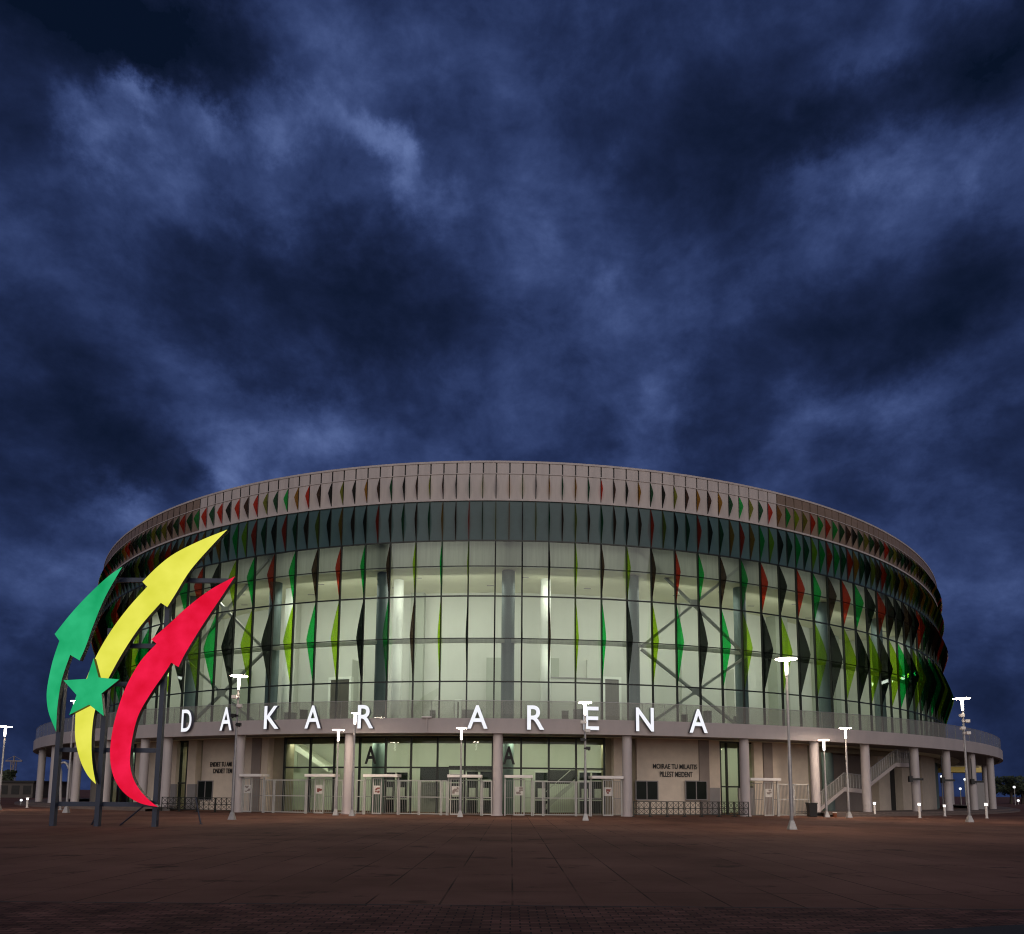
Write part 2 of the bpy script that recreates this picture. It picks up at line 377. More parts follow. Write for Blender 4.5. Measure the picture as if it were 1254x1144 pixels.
for h in range(-2*KM+1, 2*KM):
    k = h/2; P_ = pal2 if 8 < abs(k) < 15 else pal
    cB = rs.choice([c for c in P_ if c != lastB]); cA = rs.choice([c for c in P_ if c != lastA]); lastA, lastB = cA, cB
    fin_into(rest, k, ZC1+.06, ZB1-.10, .56, (ZC1+ZB1)/2, FINK.index(cB))
    fin_into(rest, k, ZB1+.25, 26.42, .50, 25.4, FINK.index(cA))
fo = rest.build('fin', [FIN[c] for c in FINK], A); fo['kind'] = 'stuff'

# ------------------------------------------------------------------ the hall behind the glass
DW = 8.0
m = MB(); ring(m, TW, -PI, PI, 240, -DW, -DW, Z_DECK, ZCM, 0, 'o'); hall = m.build('hall_wall', M['inner_wall'], A, smooth=True)
m = MB(); ring(m, TW, -PI, PI, 240, -DW, -.3, ZCM, ZCM, 0, 'u'); m.build('hall_ceiling', M['ceiling'], A)
m = MB(); ring(m, TW, -PI, PI, 240, -.75, -.75, ZCM, ZC1+3, 0, 'o'); m.build('bulkhead', M['bulkhead'], A, smooth=True)
m = MB(); ring(m, TW, -PI, PI, 240, -DW, -.12, 5.9, Z_DECK+.004, 0, 'tu'); m.build('hall_floor', M['floor'], A)
m = MB(); ring(m, TW, tk(-KM), tk(KM), 200, -1.3, -1.0, 13.22, 13.50); m.build('balcony_edge', M['bulkhead'], A)
# piers and returns of the hall wall, varied
m = MB(); m2 = MB()
rp_ = random.Random(11)
k = -40.0
while k < 40:
    w = rp_.uniform(.7, 1.6); dd = rp_.uniform(.3, 1.2)
    (m if rp_.random() < .5 else m2).fbox(Frame(TW.p(tk(k), -DW), TW.p(tk(k+w), -DW)), 0, Frame(TW.p(tk(k), -DW), TW.p(tk(k+w), -DW)).L, -.2, dd, Z_DECK+.01, ZCM-.01 if rp_.random() < .7 else 13.2)
    k += w + rp_.uniform(1.2, 3.2)
m.build('pier', M['inner_wall'], hall); m2.build('pier', M['inner_dim'], hall)
for kp in (-40.5, -25.5, -20.5, 24.5, 29.5, 39.5):
    b = MB(); P, Q = TW.p(tk(kp), -DW+.02), TW.p(tk(kp), -.9); f = Frame(P, Q); b.fbox(f, 0, f.L, -.1, .1, Z_DECK+.01, ZCM-.01); b.build('partition', M['inner_wall'], A, own=True)
def hall_door(px0, px1, ztop, mat=M['door_dark']):
    t0, t1 = TW.t_px(px0, -DW+1.3, 8.5), TW.t_px(px1, -DW+1.3, 8.5); f = Frame(TW.p(t0, -DW+1.3), TW.p(t1, -DW+1.3))
    b = MB(); b.fbox(f, -.22, 0, -.3, .08, Z_DECK+.01, ztop+.22); b.fbox(f, f.L, f.L+.22, -.3, .08, Z_DECK+.01, ztop+.22); b.fbox(f, 0, f.L, -.3, .08, ztop, ztop+.22)
    d = b.build('hall_door', M['inner_light'], A, own=True)
    c = MB(); c.fbox(f, .01, f.L*.495, -.2, 0, Z_DECK+.02, ztop-.01); c.fbox(f, f.L*.505, f.L-.01, -.2, 0, Z_DECK+.02, ztop-.01); c.build('leaf', mat, d)
hall_door(404, 427, 11.4); hall_door(741, 758, 11.4); hall_door(560, 562, 9.2)
# white lit round piers
for px in (486, 668, 352):
    t = TW.t_px(px, -3.5, 12); q = TW.p(t, -3.5)
    b = MB(); b.lathe((q.x, q.y, 0), [(.42, Z_DECK+.01), (.42, ZCM-.01)], 24); b.build('hall_column', M['inner_light'], A, smooth=True)
# structural columns behind the facade
for i in range(-8, 9):
    t = tk(-.5+5.0*i); q = TW.p(t, -1.45)
    b = MB(); b.lathe((q.x, q.y, 0), [(.52, .02), (.52, ZC1+2)], 24, caps=False); b.build('column', M['teal_column'], A, smooth=True, own=True)
# steel cross bracing in every third bay
for kc in (7.05, -12.95, 27.05, -32.95):
    b = MB()
    for (z0, z1) in ((Z_DECK+.1, 13.0), (13.2, ZC1-.2)):
        P = [TW.p(tk(kc-2.35), -.62, 0), TW.p(tk(kc+2.35), -.62, 0)]; up = Vector((0, 0, 1))
        b.bar(P[0]+up*z0, P[1]+up*z1, .2, .2); b.bar(P[0]+up*z1+Vector((0, .27, 0)), P[1]+up*z0+Vector((0, .27, 0)), .2, .2)
        c = (P[0]+P[1])/2 + up*(z0+z1)/2; b.bar(c+Vector((-.35, -.2, 0)), c+Vector((.35, -.2, 0)), .1, .6)
    b.build('cross_brace', M['brace'], A, own=True)
for px, wd, ht in ((356, .9, 1.5), (372, .5, 1.7), (530, .4, 1.45), (578, 1.6, 1.5), (692, .5, 1.5), (708, .7, 1.65), (866, .6, 1.9), (905, .8, 1.6), (838, .4, 1.5)):
    t = TW.t_px(px, -2.6, 8.); q = TW.p(t, -2.6); b = MB(); b.box(q.x-wd/2, q.x+wd/2, q.y-.3, q.y+.3, Z_DECK+.01, Z_DECK+ht); b.box(q.x-wd/2-.03, q.x+wd/2+.03, q.y-.33, q.y+.33, Z_DECK+ht, Z_DECK+ht+.04); b.build('cabinet', M['door_dark'] if wd < .6 else M['grey'], A, own=True)
t = TW.t_px(705, -DW+1.25, 12); f = Frame(TW.p(TW.t_px(672, -DW+1.25, 12), -DW+1.25), TW.p(TW.t_px(736, -DW+1.25, 12), -DW+1.25)); b = MB()
b.fbox(f, 0, f.L, 0, .1, 11.35, 11.45); b.fbox(f, f.L-.1, f.L, 0, .1, Z_DECK+.01, 11.35); b.fbox(f, 0, .1, 0, .1, Z_DECK+.01, 11.35); b.fbox(f, .1, f.L-.1, -.2, .02, Z_DECK+.01, 11.35, 1); b.build('hall_screen', [M['grey'], M['inner_wall']], A)
# small fittings on the hall ceiling and wall
m = MB()
for i in range(-30, 31):
    for dz in (-3.0, -5.6):
        q = TW.p(tk(i*1.5+.2), dz, ZCM-.03)
        if (i*7+int(dz*10)) % 3 == 0: m.box(q.x-.3, q.x+.3, q.y-.05, q.y+.05, q.z-.02, q.z+.02)
m.build('ceiling_fitting', M['grey'], A)

# ------------------------------------------------------------------ ground floor
DG = .6          # entrance wall stands this far outside the tower line
def span(px0, px1, d, z=3.): return TW.t_px(px0, d, z), TW.t_px(px1, d, z)
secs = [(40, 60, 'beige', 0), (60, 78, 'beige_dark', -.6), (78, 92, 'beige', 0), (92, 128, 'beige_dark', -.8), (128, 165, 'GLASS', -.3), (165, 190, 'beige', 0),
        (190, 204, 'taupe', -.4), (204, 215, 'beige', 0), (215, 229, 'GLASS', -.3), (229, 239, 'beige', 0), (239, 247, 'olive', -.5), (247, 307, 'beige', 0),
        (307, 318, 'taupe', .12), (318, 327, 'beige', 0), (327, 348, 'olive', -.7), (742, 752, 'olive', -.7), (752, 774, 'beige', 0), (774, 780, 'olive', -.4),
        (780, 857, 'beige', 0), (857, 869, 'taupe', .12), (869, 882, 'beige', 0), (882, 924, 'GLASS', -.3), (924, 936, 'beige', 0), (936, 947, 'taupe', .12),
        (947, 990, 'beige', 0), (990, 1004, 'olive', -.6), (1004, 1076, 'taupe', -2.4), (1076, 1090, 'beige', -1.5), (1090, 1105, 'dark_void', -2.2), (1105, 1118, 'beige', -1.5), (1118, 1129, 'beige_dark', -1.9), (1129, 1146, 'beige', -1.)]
ZT = Z_FB+.1
wb = {}
for (p0, p1, mat, off) in secs:
    d = DG+off; t0, t1 = span(p0, p1, d)
    if mat == 'GLASS': continue
    b = MB(); n = max(1, int((t1-t0)/R(.5)))
    for j in range(n):
        a, c = t0+(t1-t0)*j/n, t0+(t1-t0)*(j+1)/n
        b.quad(TW.p(a, d, 0), TW.p(c, d, 0), TW.p(c, d, ZT), TW.p(a, d, ZT))
    for tt in (t0, t1):   # returns
        b.quad(TW.p(tt, d, 0), TW.p(tt, d-1.2, 0), TW.p(tt, d-1.2, ZT), TW.p(tt, d, ZT))
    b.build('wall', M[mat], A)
m = MB(); ring(m, TW, -PI, PI, 240, -DW+2, -DW+2, 0, 5.9, 0, 'o'); back = m.build('lobby_wall', M['inner_wall'], A, smooth=True)
m = MB(); ring(m, TW, -PI, PI, 240, -DW+2, DG+.8, ZT-.0, ZT-.0, 0, 'u'); m.build('lobby_ceiling', M['ceiling'], A)
m = MB(); ring(m, TW, tk(-40), tk(40), 160, -.52, -.42, 5.30, ZT-.01); m.build('lobby_bulkhead', M['olive'], A)
for (p0, p1) in ((869, 882), (229, 239), (204, 215), (905, 924)):
    m = MB()
    t0, t1 = span(p0, p1, DG+.15); f = Frame(TW.p(t0, DG+.02), TW.p(t1, DG+.02)); m.fbox(f, 0, f.L, -.1, .06, 0, 2.1); m.build('dado', M['grey'], A)
def glazed(name, xs, d, zt, z0=.0, mw=.07):
    b = MB(); g = MB(); T = [TW.t_px(x, d, 3.) for x in xs]
    for i in range(len(T)):
        f = Frame(TW.p(T[i], d), TW.p(T[i]+1e-3, d)); b.fbox(f, -mw, mw, -.1, .08, z0, ZT-.01)
        if i+1 < len(T):
            f = Frame(TW.p(T[i], d), TW.p(T[i+1], d)); b.fbox(f, mw, f.L-mw, -.06, .05, zt-.06, zt+.06); b.fbox(f, mw, f.L-mw, -.06, .05, ZT-.14, ZT-.01)
            g.quad(f.p(0, 0, z0), f.p(f.L, 0, z0), f.p(f.L, 0, ZT-.01), f.p(0, 0, ZT-.01))
    o = b.build(name, M['frame'], A); g.build('pane', M['glass_dim'], o); return o
glazed('entrance_glazing', [348, 379.5, 409, 440, 472, 503, 535.5, 569, 603, 638, 672, 705.5, 740], DG-.1, 3.42)
glazed('strip_window', [882, 890, 906, 923], DG-.3, 2.2); glazed('strip_window', [215.5, 221, 229], DG-.3, 2.2); glazed('strip_window', [128, 138, 148, 158, 165], DG-.3, 2.6)
# ticket windows
def wbox(px0, px1, py0, py1, name, d, pane, frm, split=True):
    t0, t1 = span(px0, px1, d, 1.6); f = Frame(TW.p(t0, d), TW.p(t1, d)); Y = TW.p(t0, d).y
    z0, z1 = at((px0+px1)/2, py1, Y).z, at((px0+px1)/2, py0, Y).z; w = .07
    b = MB(); b.fbox(f, 0, w, 0, .06, z0, z1); b.fbox(f, f.L-w, f.L, 0, .06, z0, z1); b.fbox(f, w, f.L-w, 0, .06, z1-w, z1); b.fbox(f, w, f.L-w, 0, .09, z0, z0+w)
    if split: b.fbox(f, f.L/2-w*.5, f.L/2+w*.5, 0, .055, z0+w, z1-w)
    o = b.build(name, frm, A, own=True); g = MB(); g.fbox(f, w, f.L-w, .005, .02, z0+w, z1-w); g.build('pane', pane, o); return o
M['dark_glass'] = surf('dark_window_glass', (.012, .016, .013), .35, .2, 1, spec=.15)
for (a, b_) in ((778, 806), (839, 866), (242, 261)): wbox(a, b_, 956, 980, 'ticket_window', DG+.004 if a != 839 else DG+.124, M['dark_glass'], M['grey'])
# doors and panels inside the lobby, stair, columns
def lobby_box(px0, px1, py0, py1, d, mat, name, thick=.15):
    t0, t1 = span(px0, px1, d, 1.6); f = Frame(TW.p(t0, d), TW.p(t1, d)); Y = TW.p((t0+t1)/2, d).y
    z0, z1 = max(.02, at((px0+px1)/2, py1, Y).z), at((px0+px1)/2, py0, Y).z
    b = MB(); b.fbox(f, 0, f.L, -thick, 0, z0, z1); return b.build(name, mat, A, own=True)
lobby_box(514, 549, 941, 957, -2.2, M['black'], 'display_panel'); lobby_box(549, 603, 938, 943, -2.4, M['dark_void'], 'lintel'); lobby_box(671, 706, 943, 960, -3.2, M['dark_void'], 'display_panel')
lobby_box(514, 538, 958, 996, -3.0, M['grey'], 'lobby_screen'); lobby_box(350, 376, 941, 996, -4.2, M['inner_dim'], 'lobby_screen')
lobby_box(348, 362, 905, 940, -3.6, M['inner_dim'], 'lobby_screen'); lobby_box(705, 742, 943, 996, -3.0, M['olive'], 'lobby_screen')
def lobby_door(px0, px1, n, d=-2.6, py=944):
    t0, t1 = span(px0, px1, d, 1.6); f = Frame(TW.p(t0, d), TW.p(t1, d)); z1 = at((px0+px1)/2, py, TW.p(t0, d).y).z
    b = MB(); g = MB(); w = .09
    b.fbox(f, 0, f.L, -.08, .08, z1-.14, z1)
    for i in range(n+1):
        c = f.L*i/n; lo = max(0, c-w/2); b.fbox(f, lo, min(f.L, lo+w), -.07, .07, .02, z1-.14)
        if i < n:
            b.fbox(f, c+w, c+f.L/n-w, -.05, .05, 1.0, 1.1); b.fbox(f, c+w, c+f.L/n-w, -.05, .05, z1-.85, z1-.76); g.fbox(f, c+w, c+f.L/n-w, -.02, .0, .02, z1-.14)
    o = b.build('lobby_door', M['white'], A, own=True); g.build('pane', M['dark_glass'], o)
    p = MB()
    for i in range(n): p.fbox(f, f.L*(i+.25)/n, f.L*(i+.75)/n, .005, .02, 1.25, 1.95)
    p.build('notice', M['paper'], o)
lobby_door(469, 500, 2); lobby_door(549, 568, 1, py=946); lobby_door(570, 603, 2, py=943); lobby_door(654, 672, 1); lobby_door(708, 740, 2)
b = MB()     # lobby stair: stringer, treads and a handrail
t0, t1 = span(667, 705, -3.0, 1.6); f = Frame(TW.p(t0, -2.2), TW.p(t1, -2.2))
b.add([f.p(0, 0, .3), f.p(f.L, 0, 2.5), f.p(f.L, 0, 2.9), f.p(0, 0, .7), f.p(0, -.1, .3), f.p(f.L, -.1, 2.5), f.p(f.L, -.1, 2.9), f.p(0, -.1, .7)], [(0, 1, 2, 3), (7, 6, 5, 4), (3, 2, 6, 7), (0, 4, 5, 1), (0, 3, 7, 4), (1, 5, 6, 2)])
for i in range(12): b.fbox(f, f.L*i/12, f.L*(i+1)/12, -1.3, -.101, .45+2.2*i/12, .5+2.2*i/12)
b.bar(f.p(0, .0, 1.7), f.p(f.L, .0, 3.9), .06); b.build('lobby_stair', M['gate'], A)
b = MB(); t0, t1 = span(361, 402, -3.4, 4.6); f = Frame(TW.p(t0, -3.4), TW.p(t1, -3.4))
b.add([f.p(0, 0, 5.0), f.p(f.L, 0, 3.2), f.p(f.L, 0, 3.6), f.p(0, 0, 5.55), f.p(0, -1.2, 5.0), f.p(f.L, -1.2, 3.2), f.p(f.L, -1.2, 3.6), f.p(0, -1.2, 5.55)], [(0, 1, 2, 3), (7, 6, 5, 4), (3, 2, 6, 7), (0, 4, 5, 1)]); b.build('stair_underside', M['inner_light'], A)

# podium columns: photo positions
for px in (41, 50, 66, 94, 131, 176, 204, 293, 427, 609.5, 768, 912, 998, 1060.5, 1121, 1160, 1191, 1214, 1227):
    t = PD.t_px(px, -.75, 3.); q = PD.p(t, -.75)
    b = MB(); b.lathe((q.x, q.y, 0), [(.40, .0), (.40, .10), (.345, .12), (.345, Z_FB+.12)], 28, caps=False); b.build('podium_column', M['column'], A, smooth=True, own=True)
# further columns round the far side carry the deck where the sky shows through
for i in range(9):
    for sg in (-1, 1):
        q = PD.p(sg*R(78+i*7), -.75); b = MB(); b.lathe((q.x, q.y, 0), [(.36, 0), (.36, Z_FB+.12)], 16, caps=False); b.build('podium_column', M['column'], A, smooth=True, own=True)
# rectangular pillar and lamp brackets on the right, yellow lit soffit block
t = PD.t_px(1198, -1.6, 2); q = PD.p(t, -1.6); b = MB(); b.box(q.x-.4, q.x+.4, q.y-.4, q.y+.4, 0, 3.2); b.build('pillar', M['grey'], A, own=True)
for px in (1121, 1160, 1196):
    t = PD.t_px(px, -.4, 2.); q = PD.p(t, -.32, 3.0); b = MB(); b.box(q.x-.55, q.x+.6, q.y-.12, q.y+.05, 2.9, 3.08); b.box(q.x-.6, q.x-.3, q.y-.15, q.y+.1, 2.75, 3.25); b.bar((q.x-.45, q.y, 3.2), (q.x-.45, q.y, 5.2), .06); b.build('bracket', M['black'], A, own=True)
fY = 112
b = MB(); P0, P1 = at(1163, 931, fY), at(1209, 946, fY); b.box(P0.x, P1.x, fY, fY+4, P1.z, P0.z); b.build('soffit_block', M['yellow_soffit'], A)

# outside stair on the right
st = MB(); rail = MB(); pane = MB()
Ys = PD.p(PD.t_px(1035, -2.2, 1.5), -2.2)
def sp(px, py, dy=0):
    t = PD.t_px(px, -2.0, 1.6); q = PD.p(t, -2.0); v = at(px, py, q.y); return Vector((v.x, q.y+dy, v.z))
fl = [((1004, 989), (1034, 964)), ((1034, 964), (1056, 966.5)), ((1056, 966), (1097, 934)), ((1097, 934), (1116, 935))]
for (a_, b_) in fl:
    P, Q = sp(*a_), sp(*b_); w = Vector((0, 0, .34)); dv = Vector((.5, 1.6, 0))
    st.hexa([P-w, Q-w, Q-w+dv, P-w+dv, P, Q, Q+dv, P+dv])
    hv = Vector((0, 0, 1.15)); o3 = Vector((0, -.02, 0))
    pane.quad(P+o3, Q+o3, Q+hv+o3, P+hv+o3); rail.bar(P+hv+o3, Q+hv+o3, .05)
    n = max(2, int((Q-P).length/.35))
    for i in range(n+1):
        s_ = P+(Q-P)*i/n; rail.bar(s_+o3, s_+hv+o3, .022)
so = st.build('staircase', M['concrete'], A); rail.build('railing', M['steel'], so); pane.build('pane', M['rail_glass'], so)

# ------------------------------------------------------------------ plinth and ground
def procedural_ground():
    m = bpy.data.materials.new('plaza_paving'); m.use_nodes = True; nt = m.node_tree; bs = nt.nodes['Principled BSDF']; L = nt.links.new
    tc = nd(nt, 'ShaderNodeTexCoord'); mp = nd(nt, 'ShaderNodeMapping'); mp.inputs['Location'].default_value = (-.03, 0, 0); L(tc.outputs['Object'], mp.inputs[0])
    rot = nd(nt, 'ShaderNodeMapping'); rot.inputs['Rotation'].default_value = (0, 0, R(90)); L(mp.outputs[0], rot.inputs[0])
    br = nd(nt, 'ShaderNodeTexBrick'); br.offset = 0.0; br.squash = 1.0
    br.inputs['Scale'].default_value = 1.0; br.inputs['Brick Width'].default_value = 6.4; br.inputs['Row Height'].default_value = 1.05; br.inputs['Mortar Size'].default_value = .018; br.inputs['Mortar Smooth'].default_value = .3
    br.inputs['Color1'].default_value = (.9, .9, .9, 1); br.inputs['Color2'].default_value = (1.06, 1.06, 1.06, 1); br.inputs['Mortar'].default_value = (.22, .22, .22, 1)
    L(rot.outputs[0], br.inputs['Vector'])
    n1 = nd(nt, 'ShaderNodeTexNoise'); n1.inputs['Scale'].default_value = .16; n1.inputs['Detail'].default_value = 9; n1.inputs['Roughness'].default_value = .62; L(tc.outputs['Object'], n1.inputs['Vector'])
    r1 = nd(nt, 'ShaderNodeValToRGB'); e = r1.color_ramp.elements; e[0].position = .32; e[0].color = (.105, .048, .031, 1); e[1].position = .70; e[1].color = (.235, .120, .084, 1); L(n1.outputs['Fac'], r1.inputs[0])
    n2 = nd(nt, 'ShaderNodeTexNoise'); n2.inputs['Scale'].default_value = 60; n2.inputs['Detail'].default_value = 3; L(tc.outputs['Object'], n2.inputs['Vector'])
    r2 = nd(nt, 'ShaderNodeMapRange'); r2.inputs['To Min'].default_value = .72; r2.inputs['To Max'].default_value = 1.28; L(n2.outputs['Fac'], r2.inputs[0])
    # dry stains: stretched blotches with an edge of their own
    mp3 = nd(nt, 'ShaderNodeMapping'); mp3.inputs['Scale'].default_value = (.55, .9, 1); L(tc.outputs['Object'], mp3.inputs[0])
    n3 = nd(nt, 'ShaderNodeTexNoise'); n3.inputs['Scale'].default_value = .9; n3.inputs['Detail'].default_value = 7; n3.inputs['Roughness'].default_value = .7; L(mp3.outputs[0], n3.inputs['Vector'])
    r3 = nd(nt, 'ShaderNodeMapRange'); r3.inputs['From Min'].default_value = .585; r3.inputs['From Max'].default_value = .65; r3.inputs['To Min'].default_value = 1; r3.inputs['To Max'].default_value = .38; L(n3.outputs['Fac'], r3.inputs[0])
    mk = nd(nt, 'ShaderNodeTexNoise'); mk.inputs['Scale'].default_value = .35; mk.inputs['Detail'].default_value = 2; L(tc.outputs['Object'], mk.inputs['Vector'])
    mkr = nd(nt, 'ShaderNodeMapRange'); mkr.inputs['From Min'].default_value = .36; mkr.inputs['From Max'].default_value = .56; L(mk.outputs['Fac'], mkr.inputs[0])
    jm = nd(nt, 'ShaderNodeMix', data_type='RGBA'); jm.inputs[6].default_value = (1, 1, 1, 1); L(mkr.outputs[0], jm.inputs[0]); L(br.outputs['Color'], jm.inputs[7])
    def mul(a, b):
        x = nd(nt, 'ShaderNodeMix', data_type='RGBA', blend_type='MULTIPLY'); x.inputs[0].default_value = 1; L(a, x.inputs[6]); L(b, x.inputs[7]); return x.outputs[2]
    c = mul(mul(mul(r1.outputs[0], jm.outputs[2]), r2.outputs[0]), r3.outputs[0]); L(c, bs.inputs['Base Color'])
    bs.inputs['Roughness'].default_value = .85; bs.inputs['Specular IOR Level'].default_value = .12
    bp = nd(nt, 'ShaderNodeBump'); bp.inputs['Strength'].default_value = .35; bp.inputs['Distance'].default_value = .01; L(n2.outputs['Fac'], bp.inputs['Height']); L(bp.outputs[0], bs.inputs['Normal'])
    return m

def brick_ground():
    m = bpy.data.materials.new('brick_band'); m.use_nodes = True; nt = m.node_tree; bs = nt.nodes['Principled BSDF']; L = nt.links.new
    tc = nd(nt, 'ShaderNodeTexCoord')
    br = nd(nt, 'ShaderNodeTexBrick'); br.inputs['Scale'].default_value = 1.0; br.inputs['Brick Width'].default_value = .24; br.inputs['Row Height'].default_value = .12; br.inputs['Mortar Size'].default_value = .010
    br.inputs['Color1'].default_value = (.10, .044, .033, 1); br.inputs['Color2'].default_value = (.19, .090, .066, 1); br.inputs['Mortar'].default_value = (.022, .016, .015, 1); br.inputs['Bias'].default_value = -.1
    L(tc.outputs['Object'], br.inputs['Vector'])
    n1 = nd(nt, 'ShaderNodeTexNoise'); n1.inputs['Scale'].default_value = 1.1; n1.inputs['Detail'].default_value = 8; L(tc.outputs['Object'], n1.inputs['Vector'])
    r = nd(nt, 'ShaderNodeMapRange'); r.inputs['From Min'].default_value = .3; r.inputs['From Max'].default_value = .7; r.inputs['To Min'].default_value = .5; r.inputs['To Max'].default_value = 1.4; L(n1.outputs['Fac'], r.inputs[0])
    x = nd(nt, 'ShaderNodeMix', data_type='RGBA', blend_type='MULTIPLY'); x.inputs[0].default_value = 1; L(br.outputs['Color'], x.inputs[6]); L(r.outputs[0], x.inputs[7]); L(x.outputs[2], bs.inputs['Base Color'])
    bs.inputs['Roughness'].default_value = .85; bs.inputs['Specular IOR Level'].default_value = .12
    bp = nd(nt, 'ShaderNodeBump'); bp.inputs['Strength'].default_value = .6; bp.inputs['Distance'].default_value = .01; L(br.outputs['Fac'], bp.inputs['Height']); bp.invert = True; L(bp.outputs[0], bs.inputs['Normal'])
    return m
def structure(o): o['kind'] = 'structure'; return o
m = MB(); m.quad((-1500, -300, 0), (1500, -300, 0), (1500, 3000, 0), (-1500, 3000, 0)); structure(m.build('plaza_ground', procedural_ground()))
Lf, Rf = on_ground(0, 1108), on_ground(1254, 1100)
mid_ = on_ground(627, 1113)
m = MB(); m.quad((-60, -30, .004), (60, -30, .004), (60, mid_.y+.25, .004), (-60, mid_.y+.25, .004)); structure(m.build('brick_pavement', brick_ground()))
m = MB(); m.box(-60, 60, mid_.y+.25, mid_.y+.29, .0005, .007); structure(m.build('kerb', M['dark_void']))
a1, a2 = on_ground(1010, 1146), on_ground(1270, 1132)
m = MB(); m.quad((a1.x, a1.y, .008), (a1.x+9, a1.y-5, .008), (a2.x+12, a2.y-3, .008), (a2.x, a2.y, .008)); structure(m.build('asphalt_road', surf('asphalt', (.012, .012, .013), .85, .25, 30, bump=.4, bscale=90)))
m = MB()
for (p0, p1) in ((1004, 1229), (38, 196)):
    t0 = PD.t_px(p0, 0, 0); t1 = PD.t_px(p1, 0, 0)
    if p0 > 600: t1 += R(30)
    else: t0 -= R(30)
    ring(m, PD, t0, t1, 60, -3.5, 1.3, 0, .16); ring(m, PD, t0, t1, 60, -3.5, .6, .16, .30)
structure(m.build('stone_steps', M['stone']))

# ------------------------------------------------------------------ lettering
FONT_CACHE = {}
def glyphs(txt, size, offset=0., extrude=0., name='letter', align='CENTER'):
    cu = bpy.data.curves.new('tmp', 'FONT'); cu.body = txt; cu.size = 1.0; cu.offset = offset; cu.extrude = extrude; cu.align_x = align; cu.resolution_u = 6
    o = bpy.data.objects.new('tmp', cu); COL.objects.link(o)
    dg = bpy.context.evaluated_depsgraph_get(); dg.update(); me = bpy.data.meshes.new_from_object(o.evaluated_get(dg))
    bpy.data.objects.remove(o); bpy.data.curves.remove(cu); me.name = name
    return me
def fit_mesh(me, w, h):
    xs = [v.co.x for v in me.vertices]; ys = [v.co.y for v in me.vertices]; cx = (max(xs)+min(xs))/2
    for v in me.vertices: v.co.x = (v.co.x-cx)*w/(max(xs)-min(xs)); v.co.y = (v.co.y-min(ys))*h/(max(ys)-min(ys))
def stand(o, pos, n):          # stand a glyph mesh upright facing along n
    x = Vector((-n.y, n.x, 0)).normalized(); 
    o.matrix_local = Matrix(((x.x, 0, n.x, pos.x), (x.y, 0, n.y, pos.y), (0, 1, 0, pos.z), (0, 0, 0, 1)))
LET = [('D', 219.6, 236.4, 869, 896), ('A', 267.2, 285.8, 866, 894.5), ('K', 321.5, 342.8, 864.6, 892.6), ('A', 371.8, 394, 864, 892), ('R', 437, 458, 863.4, 892),
       ('A', 572, 597.3, 863.7, 892.3), ('R', 645.5, 666.7, 864, 893.6), ('E', 714.7, 733.6, 865.5, 894), ('N', 778.8, 801, 866.8, 895.6), ('A', 844, 867, 868.6, 897.4)]
q0 = PD.p(PD.t_px(540, .3, 6.5), .3)
sign = root('letter_sign', 'white lit capital letters reading DAKAR ARENA along the curved podium fascia', 'sign', (q0.x, q0.y, 5.8))
for (ch, x0, x1, y0, y1) in LET:
    t = PD.t_px((x0+x1)/2, .32, 6.5); q = PD.p(t, .32); n = PD.n(t)
    P0, P1 = at(x0, y1, q.y), at(x1, y0, q.y); h = P1.z-P0.z; w = (P1.x-P0.x)/max(.5, abs(n.y))*1.0
    z0 = P0.z
    me = glyphs(ch, 1, .012, .0, 'letter'); fit_mesh(me, w, h)
    # extruded body (dark returns) with a lit face set 4 mm proud of it
    bodyme = glyphs(ch, 1, .012, .5, 'letter'); fit_mesh(bodyme, w, h)
    for v in bodyme.vertices: v.co.z = -.24 if v.co.z < 0 else -.004
    bodyme.materials.clear(); bodyme.materials.append(M['letter_side']); me.materials.clear(); me.materials.append(M['letter_face'])
    bo = bpy.data.objects.new('letter', bodyme); COL.objects.link(bo); bo.parent = sign; stand(bo, Vector((q.x, q.y, z0))-sign.location, n)
    fo_ = bpy.data.objects.new('face', me); COL.objects.link(fo_); fo_.parent = bo
    for v in me.vertices: v.co.z = 0.
# standoff posts of the sign
def wall_text(lines, px0, px1, tops, bots, d, label):
    t = TW.t_px((px0+px1)/2, d, 3.5); q = TW.p(t, d); n = TW.n(t); zb = at((px0+px1)/2, bots[-1], q.y).z
    r_ = root('wall_lettering', label, 'sign', (q.x, q.y, zb))
    for (tx, xa, xb), tp, bt in zip(lines, tops, bots):
        me = glyphs(tx, 1, .012, .02, 'text_line'); P0, P1 = at(xa, bt, q.y), at(xb, tp, q.y); fit_mesh(me, P1.x-P0.x, P1.z-P0.z)
        for v in me.vertices: v.co.z = .006 if v.co.z < 0 else .03
        me.materials.clear(); me.materials.append(M['black']); o = bpy.data.objects.new('text_line', me); COL.objects.link(o); o.parent = r_
        t2 = TW.t_px((xa+xb)/2, d, 3.5); q2 = TW.p(t2, d); stand(o, Vector((q2.x, q2.y, P0.z))-r_.location, TW.n(t2))
    return r_
wall_text([('MOIRAE TU MILAITIS', 797, 856.5), ('PILLEST MEIDENT', 806, 850)], 797, 856, (936, 945.2), (941.6, 951.4), DG+.03, 'black lettering beginning MOIRAE on the beige wall above the two dark windows')
wall_text([('ENDIET TU AMI', 252, 289), ('DNDIET TEM', 257, 289)], 252, 289, (933.2, 941.4), (938.8, 947), DG+.03, 'black lettering beginning ENDIET on the beige wall beside the tall lamp')
